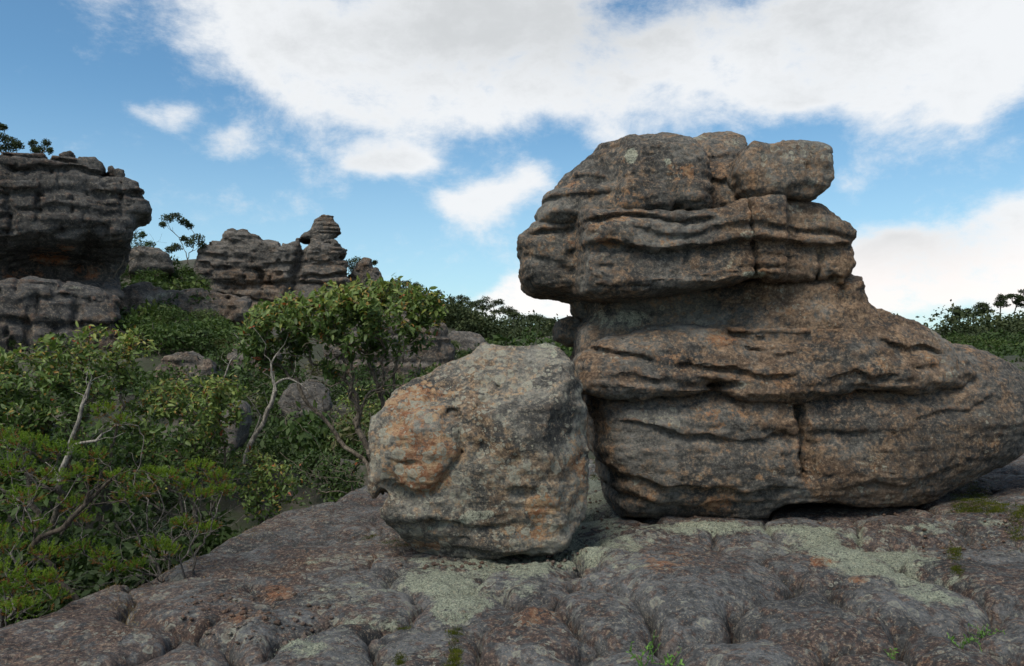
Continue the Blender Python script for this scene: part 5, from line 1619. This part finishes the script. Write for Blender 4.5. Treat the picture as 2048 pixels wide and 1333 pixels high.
forest('forest', 'dark green gum forest covering the ridge beyond the boulder', [(790, 1170, 78, 128, 330), (690, 880, 85, 110, 40)], 501, .30, 210, 2.0)
forest('forest', 'dark green forest on the low ridge behind the rock tower', [(1150, 1850, 100, 175, 190)], 505, .6, 90, 2.6)
forest('forest', 'dark green forest on the hillside at the right edge', [(1890, 2350, 110, 190, 260)], 503, .48, 180, 3.0)
print('forest', time.time() - T0)


# ------------------------------------------------------------------ moss, lichen, herbs on the slab
def mat_patch(name, label, cat, spots, seed, mat, hgt, wid, count, kind=None):
    """cushion of tiny fronds following the slab; SPOTS are photo ellipses (u, v, ru, rv)"""
    r = np.random.default_rng(seed)
    P = []
    for (u, v, ru, rv) in spots:
        a = r.normal(0, .62 if kind else .45, (int(count * ru * rv / 1000), 2))
        a = a[(np.hypot(a[:, 0], a[:, 1]) < (1.4 if kind else 1.1))]
        for du, dv in a:
            vv = v + dv * rv
            x, y = on_ground(u + du * ru, vv)
            for _ in range(2):
                z = slab_z(x, y)
                x, y = on_ground(u + du * ru, vv, z)
            P.append((x, y, slab_z(x, y)))
    P = np.array(P)
    if kind and cat == 'lichen':
        P = P[fbm(P * np.array([2.3, 2.3, 0]), 4, .6, seed=38) > -.12]
    n = len(P)
    bump = .5 + .5 * fbm(P * 9, 2, seed=seed)
    P[:, 2] += hgt * 1.2 * np.clip(bump, 0, 1)
    base = np.array([P[:, 0].mean(), P[:, 1].mean(), P[:, 2].min()])
    D = unit(r.normal(0, .75, (n, 3)) + np.array([0, -.1, 1]))
    P = P - np.array([0, 0, hgt * .8])
    L = hgt * r.uniform(.9, 2.0, n)
    V, T, tt = needles(P, D, L, np.full(n, wid) * r.uniform(.7, 1.3, n), np.clip(.15 + .6 * bump + r.normal(0, .15, n), 0, 1))
    o = mesh_obj(name, V, T, mat, None, smooth=False, base=base)
    set_tint(o, tt)
    return tag(o, label, cat, kind=kind)


MO = M['mossm']
mat_patch('moss_cushion', 'yellow green moss cushion under the right end of the rock tower', 'moss', [(1945, 1000, 45, 32), (1985, 1025, 40, 22), (1930, 1030, 34, 20)], 601, MO, .018, .004, 2600)
mat_patch('moss_cushion', 'dark moss clump at the right frame edge below the larger moss cushion', 'moss', [(2035, 1075, 26, 20), (2050, 1060, 20, 14)], 602, MO, .018, .004, 2600)
mat_patch('moss_cushion', 'dark moss clump in the joint above the right hand lobe', 'moss', [(1908, 1105, 18, 20), (1915, 1135, 14, 22)], 603, MO, .018, .004, 2600)
mat_patch('moss_cushion', 'bright moss strip in the crack at the bottom left of centre', 'moss', [(915, 1265, 24, 12), (912, 1300, 15, 26), (905, 1330, 20, 14)], 604, MO, .016, .003, 3200)
mat_patch('moss_cushion', 'small moss streak in the crack left of the bright moss strip', 'moss', [(806, 1252, 16, 8)], 605, MO, .014, .003, 3200)
mat_patch('moss_cushion', 'small dark moss spot at the bottom edge near the moss strip', 'moss', [(800, 1315, 14, 12)], 606, MO, .014, .003, 3200)
mat_patch('moss_cushion', 'thin green moss line under the left end of the squat boulder', 'moss', [(790, 1088, 36, 8), (830, 1092, 24, 6), (740, 1080, 20, 5)], 607, MO, .012, .003, 3200)
mat_patch('moss_cushion', 'moss tuft in the gap between boulder and tower', 'moss', [(1190, 925, 14, 16), (1190, 955, 12, 10)], 608, MO, .02, .004, 2600)
mat_patch('lichen_carpet', 'pale green grainy lichen carpet spread between boulder and rock tower', 'lichen', [(1185, 1040, 45, 60), (1130, 1105, 75, 26), (1010, 1115, 60, 16), (945, 1185, 46, 46), (960, 1145, 50, 22), (900, 1230, 36, 20), (1250, 1110, 50, 14)], 611, M['lich'], .007, .0045, 420, 'stuff')
mat_patch('lichen_carpet', 'pale green grainy lichen carpet below the right half of the rock tower', 'lichen', [(1640, 1090, 80, 18), (1760, 1120, 90, 30), (1870, 1160, 60, 34), (1990, 1040, 44, 14), (1830, 1130, 60, 26)], 612, M['lich'], .007, .0045, 420, 'stuff')
mat_patch('lichen_carpet', 'pale lichen crust between the lobes at the bottom left', 'lichen', [(600, 1295, 50, 18), (700, 1245, 60, 14), (860, 1285, 36, 26), (650, 1270, 40, 14), (740, 1300, 40, 12)], 613, M['lich'], .007, .004, 350, 'stuff')
mat_patch('dry_grass', 'dry brown grass in the joint at the left by the slab edge', 'grass', [(245, 1215, 24, 16), (262, 1240, 18, 14), (225, 1200, 14, 10)], 614, M['drygrass'], .035, .003, 420, 'stuff')


def herb(label, u, v, Y, stems, seed, hgt, leaf, spread, mat='herb', lean=.3):
    r = np.random.default_rng(seed)
    x, y = (u - 1024) / F * Y, Y
    base = np.array([x, y, slab_z(x, y) - .02])
    th = thing('small_plant', base, label, 'plant')
    tg = [base + np.array([r.normal(0, spread), r.normal(0, spread), hgt * r.uniform(.5, 1)]) for _ in range(stems)]
    pos, par, rad, ends, dirs = grow(base, tg, r, step=.03, path=.6, wig=.4, tip=.0018, power=.3)
    V, Q = tubes(pos, par, rad, 4)
    o = mesh_obj('stem', V, Q, M[mat], th)
    set_tint(o, np.full(len(V), .4))
    n = len(pos)
    k = np.repeat(np.arange(n // 6, n), 2)
    P = pos[k]
    D = unit(r.normal(0, 1, P.shape) + np.array([0, 0, .9]))
    L = leaf * r.uniform(.6, 1.2, len(P))
    V, T, tt = leaves(P, D, unit(r.normal(0, .6, P.shape) + np.array([0, -.4, .8])), L, L * .35, r.uniform(.2, 1, len(P)))
    o = mesh_obj('foliage', V, T, M[mat], th)
    set_tint(o, tt)


herb('bright green small leaved plant at the bottom edge right of centre', 1290, 1345, 4.25, 9, 701, .20, .030, .05)
herb('second bright green sprig beside the larger small plant at the bottom edge', 1345, 1345, 4.25, 8, 702, .15, .030, .05)
herb('thin flowering stalk standing in the crack above the bright green plants', 1305, 1290, 4.5, 3, 703, .17, .016, .02)
herb('feathery green weed in the right hand joint', 1965, 1270, 4.85, 10, 704, .10, .022, .05)
herb('low green weed in the joint at the bottom right corner', 1925, 1320, 4.5, 10, 705, .09, .022, .06)
herb('tiny weed at the bottom edge right of the middle lobes', 1785, 1330, 4.45, 6, 706, .08, .022, .04)


def debris(name, label, spots, seed, count, smin, smax, mat, flat=.6, joints=0):
    """loose chips lying on the slab; SPOTS are photo ellipses, JOINTS also drops some into the cracks"""
    r = np.random.default_rng(seed)
    P = []
    tot = sum(s_[2] * s_[3] for s_ in spots)
    for (u, v, ru, rv) in spots:
        for _ in range(int(count * ru * rv / tot)):
            a, d = r.uniform(0, 6.28), math.sqrt(r.random())
            x, y = on_ground(u + ru * d * math.cos(a), v + rv * d * math.sin(a))
            P.append((x, y, slab_z(x, y)))
    if joints:
        xs, ys, grid, gp = SLAB
        ii = np.argwhere((gp < .022) & (ys[None, :] < 9.5) & (np.abs(xs[:, None]) < 4.2))
        for i, j in ii[r.integers(0, len(ii), joints)]:
            P.append((xs[i], ys[j], grid[i, j]))
    P = np.array(P)
    n = len(P)
    ico = np.array([[0, 0, 1], [.9, 0, .3], [-.2, .85, .35], [-.7, -.4, .3], [.2, -.8, .1], [.5, .5, -.4], [-.5, .2, -.5], [0, -.3, -.7]])
    tri = np.array([[0, 1, 2], [0, 2, 3], [0, 3, 4], [0, 4, 1], [1, 5, 2], [2, 6, 3], [3, 7, 4], [4, 7, 1], [1, 7, 5], [5, 6, 2], [6, 7, 3], [5, 7, 6]])
    S = smin * (smax / smin) ** (r.random(n) ** 1.6)
    q = ico[None] * (1 + r.normal(0, .22, (n, 8, 1))) * S[:, None, None] * np.array([1, r.uniform(.6, 1), flat])
    a = r.uniform(0, 6.28, n)
    ca, sa = np.cos(a)[:, None], np.sin(a)[:, None]
    V = np.stack([q[..., 0] * ca - q[..., 1] * sa, q[..., 0] * sa + q[..., 1] * ca, q[..., 2]], 2) + P[:, None] + np.array([0, 0, .25]) * S[:, None, None]
    T = (np.arange(n)[:, None, None] * 8 + tri[None]).reshape(-1, 3)
    V = V.reshape(-1, 3)
    o = mesh_obj(name, V, T, mat, None, np.zeros((len(V), 3)), smooth=False)
    tag(o, label, 'gravel', kind='stuff')


debris('gravel', 'rock chips and grit along the foot of boulder and tower and in the joints', [(960, 1105, 200, 18), (1185, 1010, 40, 70), (1450, 1052, 230, 12), (1780, 1045, 150, 18), (1130, 1090, 90, 24), (1930, 1080, 90, 40), (520, 1210, 160, 60)], 801, 900, .006, .035, M['slab'], joints=900)
mat_patch('leaf_litter', 'dry leaf and twig litter along the left edge of the slab', 'litter', [(330, 1130, 90, 24), (480, 1065, 70, 16), (250, 1180, 60, 16), (590, 1015, 50, 10)], 803, M['drygrass'], .010, .006, 330, 'stuff')
print('done', time.time() - T0)
